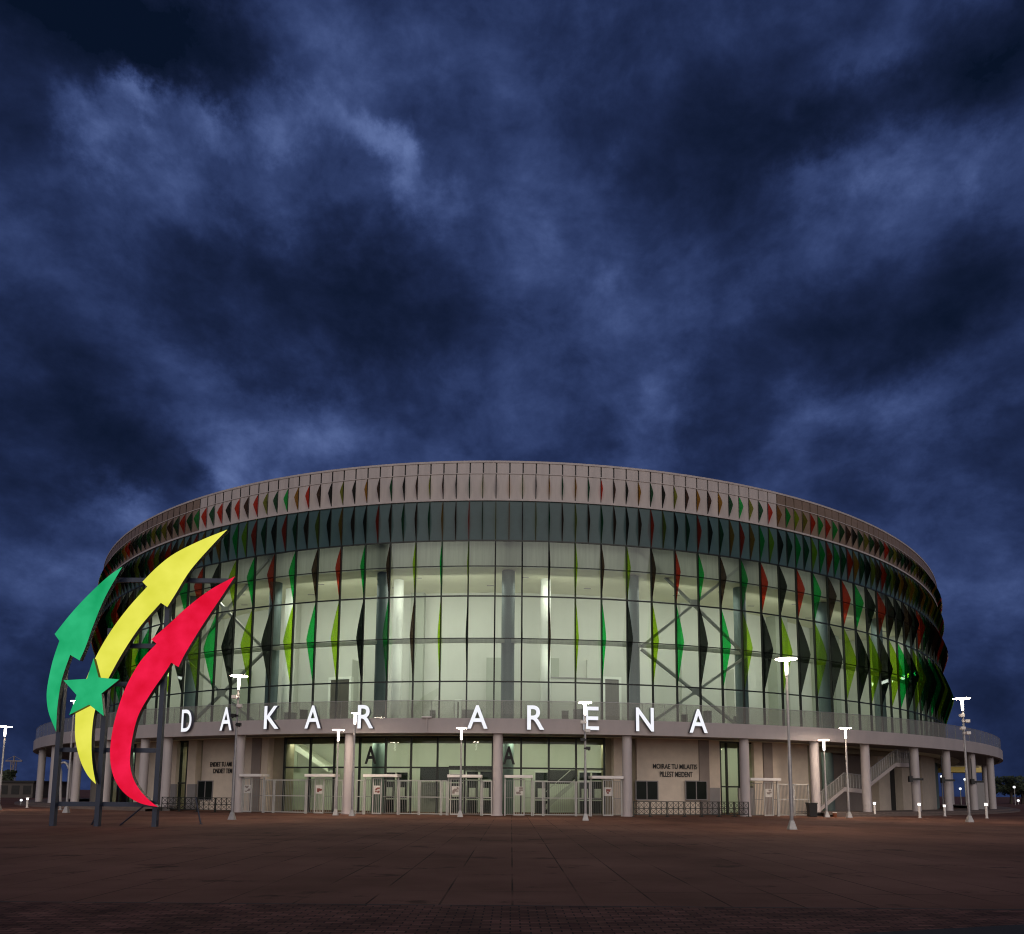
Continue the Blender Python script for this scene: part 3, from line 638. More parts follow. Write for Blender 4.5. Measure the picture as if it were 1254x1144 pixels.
for (px0, px1, py0, py1) in ((446, 461.6, 914, 935.5), (615.6, 630.8, 914, 936.2)):     # black capital A on the entrance glass
    t = TW.t_px((px0+px1)/2, DG, 4.); q = TW.p(t, DG+.0); P0, P1 = at(px0, py1, q.y), at(px1, py0, q.y)
    me = glyphs('A', 1, .022, .02, 'glass_letter'); fit_mesh(me, P1.x-P0.x, P1.z-P0.z); me.materials.clear(); me.materials.append(M['black'])
    o = bpy.data.objects.new('glass_letter', me); COL.objects.link(o); o.parent = A; stand(o, Vector((q.x, q.y, P0.z))-A.location, TW.n(t))

# ------------------------------------------------------------------ the arrow sculpture
YF = on_ground(119, 1012).y; YS = YF-.40
def trace(pts, name, parent, face, thick=.26, y=YS):
    V = [at(px, py, y) for px, py in pts]
    area = sum(V[i].x*V[(i+1) % len(V)].z - V[(i+1) % len(V)].x*V[i].z for i in range(len(V)))
    if area < 0: V = V[::-1]
    n = len(V); b = MB(); b.add(V+[v+Vector((0, thick, 0)) for v in V], [tuple(range(n, 2*n))[::-1]]+[(n+i, n+(i+1) % n, (i+1) % n, i) for i in range(n)]); b.add(V, [tuple(range(n))])
    o = b.build(name, M['side_black'], parent, own=True)
    f_ = MB(); f_.add([v+Vector((0, -.006, 0)) for v in V], [tuple(range(n))]); f_.build('face', face, o); return o
def smooth_path(segs):
    """each seg is a list of points joined by a Catmull-Rom curve; corners where segs meet"""
    out = []
    for s in segs:
        p = [s[0]]+list(s)+[s[-1]]
        for i in range(1, len(p)-2):
            for j in range(5):
                u = j/5; a, b, c, d = p[i-1], p[i], p[i+1], p[i+2]
                out.append(tuple(.5*((2*b[k])+(-a[k]+c[k])*u+(2*a[k]-5*b[k]+4*c[k]-d[k])*u*u+(-a[k]+3*b[k]-3*c[k]+d[k])*u**3) for k in (0, 1)))
    return out
base = on_ground(120, 1012)
sculpt = root('arrow_sculpture', 'lit sculpture of green, yellow and red curved arrows with a green star', 'sculpture', (base.x, YS+.5, 0))
trace(smooth_path([[(149.8, 694.2), (132.6, 706), (107.5, 729.3), (86, 752.6), (67, 776.6)], [(67, 776.6), (72.8, 784.9)], [(72.8, 784.9), (64.5, 810), (58.4, 838.6), (57.3, 856.5), (60.2, 874.5), (68.8, 896)],
                   [(68.8, 896), (69.4, 881), (71, 860), (76, 831.5), (86, 802)], [(86, 802), (97.5, 808.9)], [(97.5, 808.9), (105, 792), (114.7, 765), (129, 731), (149.8, 694.2)]]), 'green_arrow', sculpt, M['green_face'])
trace(smooth_path([[(278.5, 648.7), (247.3, 661.2), (215, 677.3), (193.5, 693.5), (174.5, 712.5)], [(174.5, 712.5), (180.3, 718.6)], [(180.3, 718.6), (157.7, 743.6), (136.2, 772.3), (118.3, 802.8), (104, 836), (93.9, 867.3), (92.1, 885.2), (92.5, 906.7), (98.6, 931.8), (107.5, 949.7), (117.6, 960.5)],
                   [(117.6, 960.5), (113.3, 935.4), (112.2, 906.7), (115.4, 874.5), (123.6, 849.4), (134.4, 827.9), (150.5, 799.2), (172, 767), (197, 738.3)], [(197, 738.3), (205, 743.6)], [(205, 743.6), (215, 727.5), (233, 698.8), (258, 670), (278.5, 648.7)]]), 'yellow_arrow', sculpt, M['yellow_face'], y=YS-.02)
trace(smooth_path([[(287.8, 706), (258, 722), (229.4, 743.6), (207.9, 763.4), (185.3, 783)], [(185.3, 783), (191.7, 788.4)], [(191.7, 788.4), (172, 810), (154, 842), (141.6, 878), (135.5, 910.3), (135.5, 935.4), (141.6, 956.9), (154, 973), (172, 983.8), (193.5, 988.4)],
                   [(193.5, 988.4), (179.2, 976.6), (166.7, 960.5), (160.2, 942.6), (159.5, 924.6), (163, 899.6), (170.2, 874.5), (184.6, 849.4), (200.7, 826), (209.7, 811.7)], [(209.7, 811.7), (218.6, 817)], [(218.6, 817), (227.6, 799.2), (247.3, 767), (268.8, 734.7), (287.8, 706)]]), 'red_arrow', sculpt, M['red_face'], y=YS-.04)
trace([(114.7, 806.4), (120.8, 829.7), (146.2, 832.2), (124.4, 849.4), (127.2, 877), (109.3, 863), (85, 875.5), (93.9, 851.2), (77.8, 833.2), (106.4, 831.5)], 'star', sculpt, M['green_face'], .2, YS-.25)
def fpt(px, py): return at(px, py, YF)
for (xb, yb, xt, yt) in ((64.5, 1011, 68, 800), (119, 1012, 128, 770), (189.5, 1013, 196, 730)):
    B = fpt(xb, yb); T = fpt(xt, yt); b = MB(); b.box(B.x-.10, B.x+.10, YF-.12, YF+.12, 0, T.z); b.build('post', M['frame_steel'], sculpt, own=True)
for (xa, ya, xb, yb) in ((72, 918, 189, 918), (66, 984.5, 190, 984.5), (150, 790, 200, 790), (130, 709, 284, 709), (122, 837, 190, 837)):
    P, Q = fpt(xa, ya), fpt(xb, yb); Q.z = P.z; e_ = Vector((0, .125+.08, 0)); b = MB(); b.bar(P+e_, Q+e_, .16, .20); b.build('crossbar', M['frame_steel'], sculpt, own=True)
for (xa, ya, xb, yb) in ((124, 985, 130.5, 1009), (175, 988, 179, 1008)):
    P = fpt(xa, ya); Q = on_ground(xb, yb); b = MB(); b.tube([P, Vector((Q.x+.1, YF+1.0, 0))], .035, 8); b.build('stay', M['frame_steel'], sculpt, own=True)
Q = on_ground(246, 1009.5); P = at(239.5, 976, Q.y)
b = MB(); b.tube([Q+Vector((0, 0, -.02)), P], [.04, .03], 8); b.tube([Q, Q+Vector((0, 0, .03))], .09, 10)
tag(b.build('stake', M['frame_steel'], own=True), 'thin dark leaning stake on the paving right of the arrow sculpture', 'stake')

# ------------------------------------------------------------------ street lamps
LAMPS = [  # head px, head py, base px, base py, cap width px, extras, label
    (292, 827, 284, 1004, 22, 'cctv', 'street lamp with camera boxes under its head, by the first A of DAKAR'),
    (962.5, 806, 970, 1016, 27, '', 'tallest white T-headed street lamp, in front of the right part of the podium'),
    (1178, 854.5, 1187.5, 1007, 20, 'camera', 'street lamp hung with cameras in front of the last columns at far right'),
    (415, 893, 411, 997.5, 15, '', 'street lamp below the second A of DAKAR, just left of a podium column'),
    (434, 872.5, 431, 999, 10, '', 'slim street lamp with a small head beside the R of DAKAR'),
    (565, 891, 563.5, 998.5, 13, '', 'short street lamp in front of the white framed lobby doors'),
    (718, 859.5, 717, 1005, 17, 'cctv', 'street lamp with camera clusters on its pole, over the E of ARENA'),
    (1007.5, 905.5, 1012.5, 999, 13, '', 'shortest street lamp, beside the black bin and the lower stair flight'),
    (1034.5, 891, 1040, 1002, 15, '', 'street lamp in front of the landing of the outside stair'),
    (88, 857.5, 81, 995.5, 9, '', 'street lamp showing beside the green star of the sculpture'),
    (3, 889, -2, 992, 15, '', 'lone street lamp against the sky at the far left edge')]
CLEAR = {415: 2.2, 434: 3.2, 565: 2.6, 1007.5: 1.9, 1034.5: 2.8}
def before(px, d): return PD.p(PD.t_px(px, d, 0.), d)
for (hx, hy, bx, by, cw_, extra, lab) in LAMPS:
    B = before(bx, CLEAR[hx]) if hx in CLEAR else on_ground(bx, by); dist = B.y; T = at(hx, hy, dist); h = T.z; u = dist/F
    L_ = root('street_lamp', lab, 'street lamp', B, 'T-headed street lamps on the plaza')
    cr = max(.26, cw_*u/2); r0, r1 = .085, .055
    m = MB(); m.lathe(B, [(r0, .30), (r0, h*.42), (r1+.012, h*.43), (r1, h-.86)], 16); m.build('pole', M['steel'], L_, smooth=True, own=True)
    m = MB(); s0, s1 = .19, .085
    m.hexa([B+Vector((-s0, -s0, 0)), B+Vector((s0, -s0, 0)), B+Vector((s0, s0, 0)), B+Vector((-s0, s0, 0)), B+Vector((-s1, -s1, .42)), B+Vector((s1, -s1, .42)), B+Vector((s1, s1, .42)), B+Vector((-s1, s1, .42))])
    m.build('base', M['steel'], L_, own=True, bevel=.015)
    m = MB(); m.lathe(B, [(r1+.02, h-.86), (r1+.02, h-.80)], 16); m.build('collar', M['steel'], L_, own=True)
    m = MB(); m.lathe(B, [(.060, h-.80), (.072, h-.5), (.080, h-.063)], 18); m.build('diffuser', M['lamp'], L_, smooth=True, own=True)
    m = MB(); m.lathe(B, [(cr*.55, h-.055), (cr, h-.052), (cr, h-.025), (cr*.85, h-.012), (.04, h)], 28); m.build('cap', M['cap'], L_, smooth=True, own=True)
    m = MB(); m.lathe(B, [(cr*.93, h-.062), (cr*.93, h-.058), (.09, h-.058)], 28, caps=False); m.build('light_ring', M['lamp_ring'], L_)
    if extra:
        zz = (h-1.15, h-1.5, h-1.95, h-2.25) if extra == 'camera' else (h-1.25, h-1.75, h-2.3, h-2.8)
        for i, z in enumerate(zz):
            m = MB(); s_ = 1 if i % 2 else -1
            m.bar(B+Vector((0, 0, z)), B+Vector((.28*s_, -.05, z+.02)), .05); m.box(B.x+.16*s_-.13, B.x+.16*s_+.13, B.y-.24, B.y-.04, z-.08, z+.10); m.lathe(B+Vector((.2*s_, -.14, z-.13)), [(.03, 0), (.075, .04), (.075, .05)], 12)
            m.lathe(B+Vector((0, 0, z-.04)), [(r1+.03, 0), (r1+.03, .09)], 12)
            m.build('camera', M['cap'] if extra == 'camera' or i < 2 else M['black'], L_, own=True)
# small lamp bracketed to the fascia
t = PD.t_px(522, .2, 6.3); q = PD.p(t, .06); Tz = at(522, 878, q.y).z
W = root('fascia_lamp', 'small lamp on a stub pole fixed to the podium fascia between R and A', 'wall lamp', (q.x, q.y, Z_FB))
m = MB(); m.bar((q.x, q.y, Z_FB+.02), (q.x, q.y, Tz-.05), .10); m.build('stub', M['concrete'], W)
m = MB(); m.box(q.x-.35, q.x+.35, q.y-.14, q.y+.10, Tz-.05, Tz+.03); m.build('cap', M['cap'], W, bevel=.01)
m = MB(); m.box(q.x-.3, q.x+.3, q.y-.1, q.y+.06, Tz-.075, Tz-.053); m.build('diffuser', M['white'], W)

# lit bollards
for (px, top, bot, lab) in ((1071.5, 982, 998.5, 'white lit bollard in front of the dark doorway right of the outside stair'), (1126.5, 983, 1000.5, 'white lit bollard beside the bracketed column near the right lamp'),
                       (1157.2, 985, 998.5, 'dimmer slim bollard between two brighter lit ones at right'), (1208.5, 983, 1001, 'white lit bollard right of the lamp hung with cameras'), (33, 976.5, 988, 'small lit bollard in front of the leftmost podium columns')):
    B = on_ground(px, bot+1.2); h = at(px, top, B.y).z
    L_ = root('bollard_light', lab, 'bollard', B, 'lit bollards on the paving')
    m = MB(); m.lathe(B, [(.12, 0), (.12, .03), (.085, .04), (.085, h-.2)], 16); m.build('post', M['cap'], L_, smooth=True)
    m = MB(); m.lathe(B, [(.08, h-.2), (.08, h-.07)], 16); m.build('diffuser', M['bollard_glow'], L_, smooth=True)
    m = MB(); m.lathe(B, [(.15, h-.07), (.17, h-.04), (.13, h), (.03, h+.01)], 16); m.build('cap', M['cap'], L_, smooth=True)

# ------------------------------------------------------------------ security gates, fence panels, barriers
def pframe(px0, px1, d):
    return Frame(PD.p(PD.t_px(px0, d, 1.), d), PD.p(PD.t_px(px1, d, 1.), d))
GATES = [(296, 323, .10, .50, 'grey security gate with a thick white header beside the pole of the text wall'), (375, 411, .30, .62, 'grey security gate with a wide poster, left of the slim lamp'),
         (446, 488, .25, .52, 'grey security gate with a red and white notice below the R of DAKAR'), (548, 590, .08, .40, 'grey security gate behind the short lamp with papers on it'),
         (617.5, 652, .33, .72, 'grey security gate with a white notice just right of the middle column'), (723, 762, .38, .70, 'grey security gate with a reddish notice behind the camera lamp'),
         (916, 953, .50, .80, 'grey security gate with a white header right of the barrier row')]
for (x0, x1, a0, a1, lab) in GATES:
    f = pframe(x0, x1, -.75); L_ = root('security_gate', lab, 'gate', f.p(f.L/2, 0, 0), 'turnstile gates between the podium columns')
    H = 2.62
    m = MB(); m.fbox(f, 0, f.L, -.55, .42, H, H+.20); m.build('header', M['cap'], L_, bevel=.02)
    for u in (0, f.L-.09): m = MB(); m.fbox(f, u, u+.09, -.05, .05, 0, H-.005); m.build('post', M['gate'], L_)
    d0, d1 = f.L*a0, f.L*a1; m = MB(); w = .08
    m.fbox(f, d0, d0+w, .06, .14, .03, H-.06); m.fbox(f, d1-w, d1, .06, .14, .03, H-.06); m.fbox(f, d0+w, d1-w, .06, .14, H-.14, H-.06); m.fbox(f, d0+w, d1-w, .06, .14, .03, .13)
    n = max(3, int((d1-d0-2*w)/.11))
    for i in range(1, n): m.fbox(f, d0+w+(d1-d0-2*w)*i/n-.012, d0+w+(d1-d0-2*w)*i/n+.012, .09, .115, .13, H-.14)
    dr = m.build('door', M['gate'], L_)
    m = MB(); m.fbox(f, d0+w+.03, d1-w-.03, .142, .156, 1.42, 2.02); pl = m.build('notice', M['paper'], dr)
    rr = random.Random(int(x0)); m = MB(); W_ = d1-d0-2*w-.06
    for i in range(7):
        u = d0+w+.06+rr.random()*W_*.6; v = 1.5+rr.random()*.36; m.fbox(f, u, min(d1-w-.05, u+.07+rr.random()*.18), .158+.003*i, .159+.003*i, v, v+.07+.08*rr.random())
    m.build('print', M['red_mark'] if x0 in (446, 723, 375) else M['taupe'], pl)
    m = MB(); 
    for (u0, u1) in ((.09, d0-.02), (d1+.02, f.L-.09)):
        if u1-u0 < .15: continue
        n = max(2, int((u1-u0)/.13))
        for i in range(n+1): u = u0+(u1-u0-.024)*i/n; m.fbox(f, u, u+.024, -.012, .012, .1, H-.2)
        for z in (.1, 1.25, H-.2): m.fbox(f, u0, u1, -.02, .02, z-.02, z+.02)
    m.build('bars', M['bars'], L_)
FENCES = [(323.5, 335, 'narrow barred fence bay beside the gate with the thick header'), (335.5, 374.5, 'wide barred fence panel in front of the left end of the entrance glazing'), (411.5, 420, 'narrow barred fence bay left of the column by the slim lamp'), (435, 445.5, 'narrow barred fence bay right of the slim lamp'),
          (488.5, 513, 'barred fence panel left of the double mesh gate under the black display'), (513.5, 540, 'mesh gate leaf under the black display panel'), (540.5, 547.5, 'narrow barred fence bay left of the paper covered gate'), (590.5, 602.5, 'narrow barred fence bay left of the middle column'), (652.5, 665, 'narrow barred fence bay left of the stair seen through glass'),
          (665.5, 705, 'wide barred fence panel in front of the lobby stair'), (705.5, 722.5, 'barred fence panel left of the camera lamp'), (953.5, 972, 'barred fence panel right of the tallest lamp'), (972.5, 991, 'barred fence panel behind the black bin')]
for (x0, x1, lab) in FENCES:
    f = pframe(x0, x1, -.75); L_ = root('fence_panel', lab, 'fence', f.p(f.L/2, 0, 0), 'barred fence panels between the gates')
    H = 2.42; m = MB(); w = .07
    m.fbox(f, 0, w, -.035, .035, 0, H); m.fbox(f, f.L-w, f.L, -.035, .035, 0, H); m.fbox(f, w, f.L-w, -.03, .03, H-.07, H); m.fbox(f, w, f.L-w, -.03, .03, .06, .12); m.fbox(f, w, f.L-w, -.03, .03, 1.22, 1.28)
    m.build('frame', M['gate'], L_)
    m = MB(); n = max(2, int(f.L/.13))
    for i in range(1, n): u = f.L*i/n; m.fbox(f, u-.011, u+.011, -.011, .011, .12, H-.07)
    m.build('bars', M['bars'], L_)
def barrier(f, lab):
    L_ = root('crowd_barrier', lab, 'barrier', f.p(f.L/2, 0, 0), 'low black barriers in front of the beige walls')
    m = MB(); H = 1.08; r_ = .025
    for u in (0, f.L-.05): m.fbox(f, u, u+.05, -.025, .025, 0, H); m.fbox(f, u-.01, u+.06, -.25, .25, 0, .03)
    for z in (H-.05, H*.52, .14): m.fbox(f, .05, f.L-.05, -.02, .02, z, z+.05)
    m.build('frame', M['barrier'], L_)
    m = MB(); n = max(3, round(f.L/.6))
    for i in range(n):
        a_, b_ = .05+(f.L-.1)*i/n, .05+(f.L-.1)*(i+1)/n
        if i: m.fbox(f, a_-.02, a_+.02, -.016, .016, .19, H-.05)
        for (z0, z1) in ((.19, H*.52), (H*.52+.05, H-.05)): m.bar(f.p(a_, .0, z0), f.p(b_, .0, z1), .022); m.bar(f.p(a_, -.02, z1), f.p(b_, -.02, z0), .022)
    m.build('lattice', M['barrier'], L_)
xs = [775, 796, 817, 838, 859, 880, 899, 917]
labs = ['first crowd barrier right of the column under the N of ARENA', 'crowd barrier below the left dark window of the MOIRAE wall', 'crowd barrier below the blank wall between the two dark windows', 'crowd barrier below the right dark window of the MOIRAE wall', 'crowd barrier in front of the taupe pilaster', 'crowd barrier in front of the green strip window at right', 'crowd barrier that passes the column left of the right gate']
for i in range(7): barrier(pframe(xs[i]+.3, xs[i+1]-.3, .15), labs[i])
xs = [198, 220, 242, 264, 285]
labs = ['crowd barrier at the left end, close behind the red arrow foot', 'crowd barrier below the green strip window on the left', 'crowd barrier below the single window of the ENDIET wall', 'crowd barrier directly behind the lamp with camera boxes']
for i in range(4): barrier(pframe(xs[i]+.3, xs[i+1]-.3, .15), labs[i])

# bin, drum
B = before(994.5, 1.2); hb = at(994.5, 983, B.y).z
L_ = root('litter_bin', 'black square litter bin by the column left of the outside stair', 'bin', B)
m = MB(); m.hexa([B+Vector((-.26, -.26, .02)), B+Vector((.26, -.26, .02)), B+Vector((.26, .26, .02)), B+Vector((-.26, .26, .02)), B+Vector((-.31, -.31, hb-.08)), B+Vector((.31, -.31, hb-.08)), B+Vector((.31, .31, hb-.08)), B+Vector((-.31, .31, hb-.08))]); m.build('body', M['black'], L_, bevel=.02)
m = MB(); m.box(B.x-.34, B.x+.34, B.y-.34, B.y+.34, hb-.078, hb); m.build('lid', M['black'], L_, bevel=.02)
B = before(1022.5, 2.1)
L_ = root('rusty_drum', 'small rusty drum with a pale lid between the two lamps by the stair', 'drum', B)
m = MB(); m.lathe(B, [(.14, 0), (.15, .02), (.15, .13), (.16, .15), (.15, .17), (.15, .32)], 18); m.build('body', M['rust'], L_, smooth=True)
m = MB(); m.lathe(B, [(.16, .321), (.16, .36), (.1, .38)], 18); m.build('lid', M['cap'], L_, smooth=True)
# arched pipe behind the sculpture
P = on_ground(74, 992); r_ = [at(74, 985, P.y), at(74.5, 945, P.y), at(73, 938, P.y), at(75, 934.5, P.y), at(79, 933.5, P.y), at(82.5, 936, P.y), at(84, 941, P.y)]
m = MB(); m.tube([P]+r_[1:], .09, 10); m.lathe(P, [(.18, 0), (.18, .05)], 14); tag(m.build('arched_pipe', M['steel'], own=True, smooth=True), 'pale goose-necked pipe standing left of the yellow arrow foot', 'pipe')

# ------------------------------------------------------------------ far surroundings
for (px, top, bot, Y, lab) in ((1153, 951, 984, 95, 'small far lamp left of the second last podium column group, highest of the far globes'), (1176, 966, 986, 120, 'far globe lamp between two right columns, nearest the camera lamp'), (1181.5, 954.5, 986, 110, 'far globe lamp right behind the lamp hung with cameras'), (1203.5, 969, 986, 130, 'fainter far globe lamp left of its twin under the deck'),
                          (1210, 968.5, 987, 125, 'brighter far globe lamp just left of the last columns'), (1242, 964, 986, 150, 'far globe lamp beyond the podium at the right edge'), (1247, 980.5, 987, 160, 'low far globe lamp close to the ground at the right edge'), (26, 980, 986, 75, 'low white globe lamp at the foot of the dark wall at left')):
    hz = at(px, top, Y); L_ = root('far_lamp', lab, 'lamp', (hz.x, Y, 0), 'far globe lamps')
    m = MB(); m.tube([(hz.x, Y, 0), (hz.x, Y, hz.z-.2)], .07, 8); m.build('pole', M['steel'], L_)
    r_ = 1.45*Y/F; m = MB(); m.lathe((hz.x, Y, hz.z), [(r_*math.sin(PI*i/8)+.001, -r_*math.cos(PI*i/8)) for i in range(9)], 12); m.build('globe', M['lamp_far'], L_, smooth=True)
def tree(px, topy, Y, w, lab, seed):
    T = at(px, topy, Y); rr = random.Random(seed); H = T.z; L_ = root('tree', lab, 'tree', (T.x, Y, 0), 'dark trees on the horizon')
    m = MB(); m.tube([(T.x, Y, 0), (T.x+.2, Y, H*.3), (T.x, Y, H*.6)], [.35, .25, .12], 8)
    for i in range(5):
        a = rr.random()*6.28; m.tube([(T.x, Y, H*(.3+.05*i)), (T.x+math.cos(a)*w*.3, Y+math.sin(a)*w*.3, H*(.5+.07*i))], [.14, .05], 6)
    m.build('trunk', M['bark'], L_)
    m = MB()
    cl = [(T.x+rr.gauss(0, w*.28), Y+rr.gauss(0, w*.28), H*(.45+.5*rr.random())) for _ in range(16)]
    for _ in range(1500):
        c = rr.choice(cl); p = Vector(c)+Vector((rr.gauss(0, w*.11), rr.gauss(0, w*.11), rr.gauss(0, H*.06)))
        if p.z > H: continue
        a = Vector((rr.gauss(0, 1), rr.gauss(0, 1), rr.gauss(0, 1))).normalized(); b_ = a.orthogonal().normalized(); s_ = .22+.25*rr.random(); a *= s_; b_ *= s_*.6
        m.quad(p-a, p-b_, p+a, p+b_)
    m.build('crown', M['foliage'], L_)
tree(1236, 951, 170, 7, 'tallest dark tree just beyond the right end of the podium', 1); tree(1250, 957, 180, 8, 'broad dark tree at the right edge behind the far lamps', 2); tree(1262, 964, 185, 9, 'lower dark tree cut by the right edge', 3)
tree(5, 943, 150, 3, 'slim dark tree at the far left edge beside the crane', 4); tree(-8, 952, 160, 8, 'wide dark tree cut by the left edge', 6)
# low walled building on the left horizon
Y = 140; P, Q = at(-30, 958, Y), at(41, 958, Y); L_ = root('low_building', 'long low dark building on the left horizon behind the podium', 'building', ((P.x+Q.x)/2, Y, 0))
m = MB(); m.box(P.x, Q.x, Y, Y+12, 0, P.z); m.build('wall', M['far_wall'], L_); m = MB(); m.box(P.x-.4, Q.x+.4, Y-.4, Y+12.4, P.z, P.z+.35); m.build('roof', M['dark_void'], L_)
m = MB()
for i in range(5): x = P.x+(Q.x-P.x)*(i+.5)/5; m.box(x-.7, x+.7, Y-.06, Y-.004, .6, 2.2)
m.build('window', M['dark_void'], L_)
# tower crane far off
Y = 330; T = at(17, 932, Y); L_ = root('tower_crane', 'faint tower crane far off at the left edge', 'crane', (T.x, Y, 0))
m = MB()
for sx in (-.7, .7):
    for sy in (-.7, .7): m.bar((T.x+sx, Y+sy, 0), (T.x+sx, Y+sy, T.z), .25)
for i in range(12):
    z = T.z*i/12; s_ = 1 if i % 2 else -1; m.bar((T.x-.7*s_, Y-.7, z), (T.x+.7*s_, Y-.7, z+T.z/12), .15)
m.build('mast', M['taupe'], L_)
m = MB(); m.bar((T.x-3.5, Y, T.z), (T.x+3.6, Y, T.z), .5); m.bar((T.x, Y, T.z), (T.x, Y, T.z+2.2), .4); m.bar((T.x, Y, T.z+2.2), (T.x+3.4, Y, T.z+.3), .12); m.bar((T.x, Y, T.z+2.2), (T.x-3.3, Y, T.z+.3), .12); m.build('jib', M['taupe'], L_)

# ------------------------------------------------------------------ lights
def area(name, loc, target, power, sx, sy, col):
    l = bpy.data.lights.new(name, 'AREA'); l.shape = 'RECTANGLE'; l.size = sx; l.size_y = sy; l.energy = power; l.color = col
    o = bpy.data.objects.new(name, l); COL.objects.link(o); o.location = loc
    o.rotation_euler = (Vector(target)-Vector(loc)).to_track_quat('-Z', 'Y').to_euler(); return o
for i in range(-8, 9):
    t = tk(i*5.0+2); fo2 = (.80, .92, 1.05, .95, 1.1, .9, 1.0)[(i*5) % 7] * (1.08 if -2 <= i <= 2 else .85 if -4 <= i <= 3 else .55)
    area('hall_light', TW.p(t, -1.3, ZCM-.9), TW.p(t, -DW, 11.2), 275*fo2, 7.5, .5, (1., .99, .92))
    area('hall_light', TW.p(t, -1.5, 12.8), TW.p(t, -DW, 9.0), 105*fo2, 7.5, .4, (1., 1., .94))
    area('blind_fill', TW.p(t, -4.5, 20.3), TW.p(t, 0, 20.0), 56*fo2, 8, 1.2, (1., 1., .9))  # added backlight above the ceiling, only to brighten the translucent blind
for i in range(-9, 6):
    t = tk(i*2.4+.6); area('lobby_light', TW.p(t, -.8, ZT-.3), TW.p(t, -DW+2, 2.0), 100, 4, .4, (1., .99, .82))
area('soffit_light', at(1190, 955, fY-5), at(1188, 938, fY), 70, 6, 1, (1., .9, .6))

flood_fill = bpy.data.lights.new('flood_fill', 'SUN'); flood_fill.energy = 1.45; flood_fill.angle = R(70); flood_fill.color = (1., .91, .83)  # added broad front fill for unseen floodlights behind the camera, not the dusk sun
so_ = bpy.data.objects.new('flood_fill', flood_fill); COL.objects.link(so_)
so_.rotation_euler = Vector((-.06, 1, -.22)).to_track_quat('-Z', 'Y').to_euler()

# ------------------------------------------------------------------ dusk sky with storm cloud, laid out by compass direction
w = bpy.data.worlds.new('World'); sc.world = w; w.use_nodes = True; nt = w.node_tree; nt.nodes.clear(); L = nt.links.new
out = nd(nt, 'ShaderNodeOutputWorld'); bg = nd(nt, 'ShaderNodeBackground'); L(bg.outputs[0], out.inputs[0])
tc = nd(nt, 'ShaderNodeTexCoord'); sx = nd(nt, 'ShaderNodeSeparateXYZ'); L(tc.outputs['Generated'], sx.inputs[0])
def math_(op, a, b=None, c=None):
    n = nd(nt, 'ShaderNodeMath', operation=op)
    for i, v in enumerate((a, b, c)):
        if v is None: continue
        if isinstance(v, (int, float)): n.inputs[i].default_value = v
        else: L(v, n.inputs[i])
    return n.outputs[0]
az = math_('ARCTAN2', sx.outputs[0], sx.outputs[1]); el = math_('ARCSINE', sx.outputs[2])
uv = nd(nt, 'ShaderNodeCombineXYZ'); L(az, uv.inputs[0]); L(el, uv.inputs[1])
def noise(scale, detail, rough, vec, stretch=None, dist=0.):
    v = vec
    if stretch:
        mp = nd(nt, 'ShaderNodeMapping'); mp.inputs['Scale'].default_value = stretch[0]; mp.inputs['Location'].default_value = stretch[1]; L(vec, mp.inputs[0]); v = mp.outputs[0]
    n = nd(nt, 'ShaderNodeTexNoise'); n.inputs['Scale'].default_value = scale; n.inputs['Detail'].default_value = detail; n.inputs['Roughness'].default_value = rough; n.inputs['Distortion'].default_value = dist; L(v, n.inputs['Vector']); return n
wn = noise(9., 9, .66, tc.outputs['Generated']); 
ws = nd(nt, 'ShaderNodeVectorMath', operation='SUBTRACT'); L(wn.outputs['Color'], ws.inputs[0]); ws.inputs[1].default_value = (.5, .5, .5)
wv = nd(nt, 'ShaderNodeVectorMath', operation='MULTIPLY_ADD'); L(ws.outputs[0], wv.inputs[0]); wv.inputs[1].default_value = (.13, .13, 0); L(uv.outputs[0], wv.inputs[2])
BL = [(150, 30, 330, 130, -.31), (20, 170, 110, 150, -.22), (240, 55, 130, 60, -.10), (385, 350, 230, 130, -.34), (110, 560, 190, 120, -.22), (30, 450, 120, 150, -.08), (900, 190, 240, 120, -.20), (780, 110, 120, 120, -.08),
      (1230, 60, 190, 130, -.38), (1060, 395, 280, 100, -.19), (1210, 570, 140, 100, -.10), (905, 525, 80, 70, -.12), (1215, 330, 110, 80, -.12), (540, 410, 120, 60, -.06), (245, 575, 30, 26, -.20), (690, 520, 100, 60, -.06),
      (172, 122, 40, 34, .36), (108, 165, 55, 50, .20), (140, 145, 60, 40, .12), (210, 160, 60, 40, .14), (255, 150, 50, 36, .16), (300, 165, 60, 40, .13), (370, 160, 56, 40, .12), (425, 165, 60, 40, .11), (250, 225, 330, 100, .13), (1130, 180, 80, 50, .08), (1000, 215, 90, 40, .12), (332, 135, 46, 54, .22), (400, 105, 110, 110, .18), (470, 178, 50, 34, .22), (496, 215, 28, 62, .22), (545, 250, 36, 36, .15), (460, 40, 130, 90, .10), 
      (560, 320, 140, 140, .05), (690, 300, 190, 130, .08), (1050, 85, 95, 40, .13), (1070, 190, 120, 60, .13), (1195, 205, 60, 40, .14), (980, 235, 120, 60, .10), (800, 240, 90, 60, .08), (250, 500, 130, 60, .15), (395, 525, 80, 55, .17),
      (285, 560, 90, 55, .17), (150, 630, 70, 42, .28), (340, 600, 130, 55, .13), (795, 530, 40, 60, .15), (825, 470, 60, 60, .10), (1090, 500, 150, 50, .14), (690, 430, 260, 130, .05), (1200, 660, 140, 110, .08), (60, 720, 90, 60, .12), (25, 880, 90, 110, -.12), (1230, 900, 80, 90, -.08), (640, 60, 120, 120, .05)]
acc = None
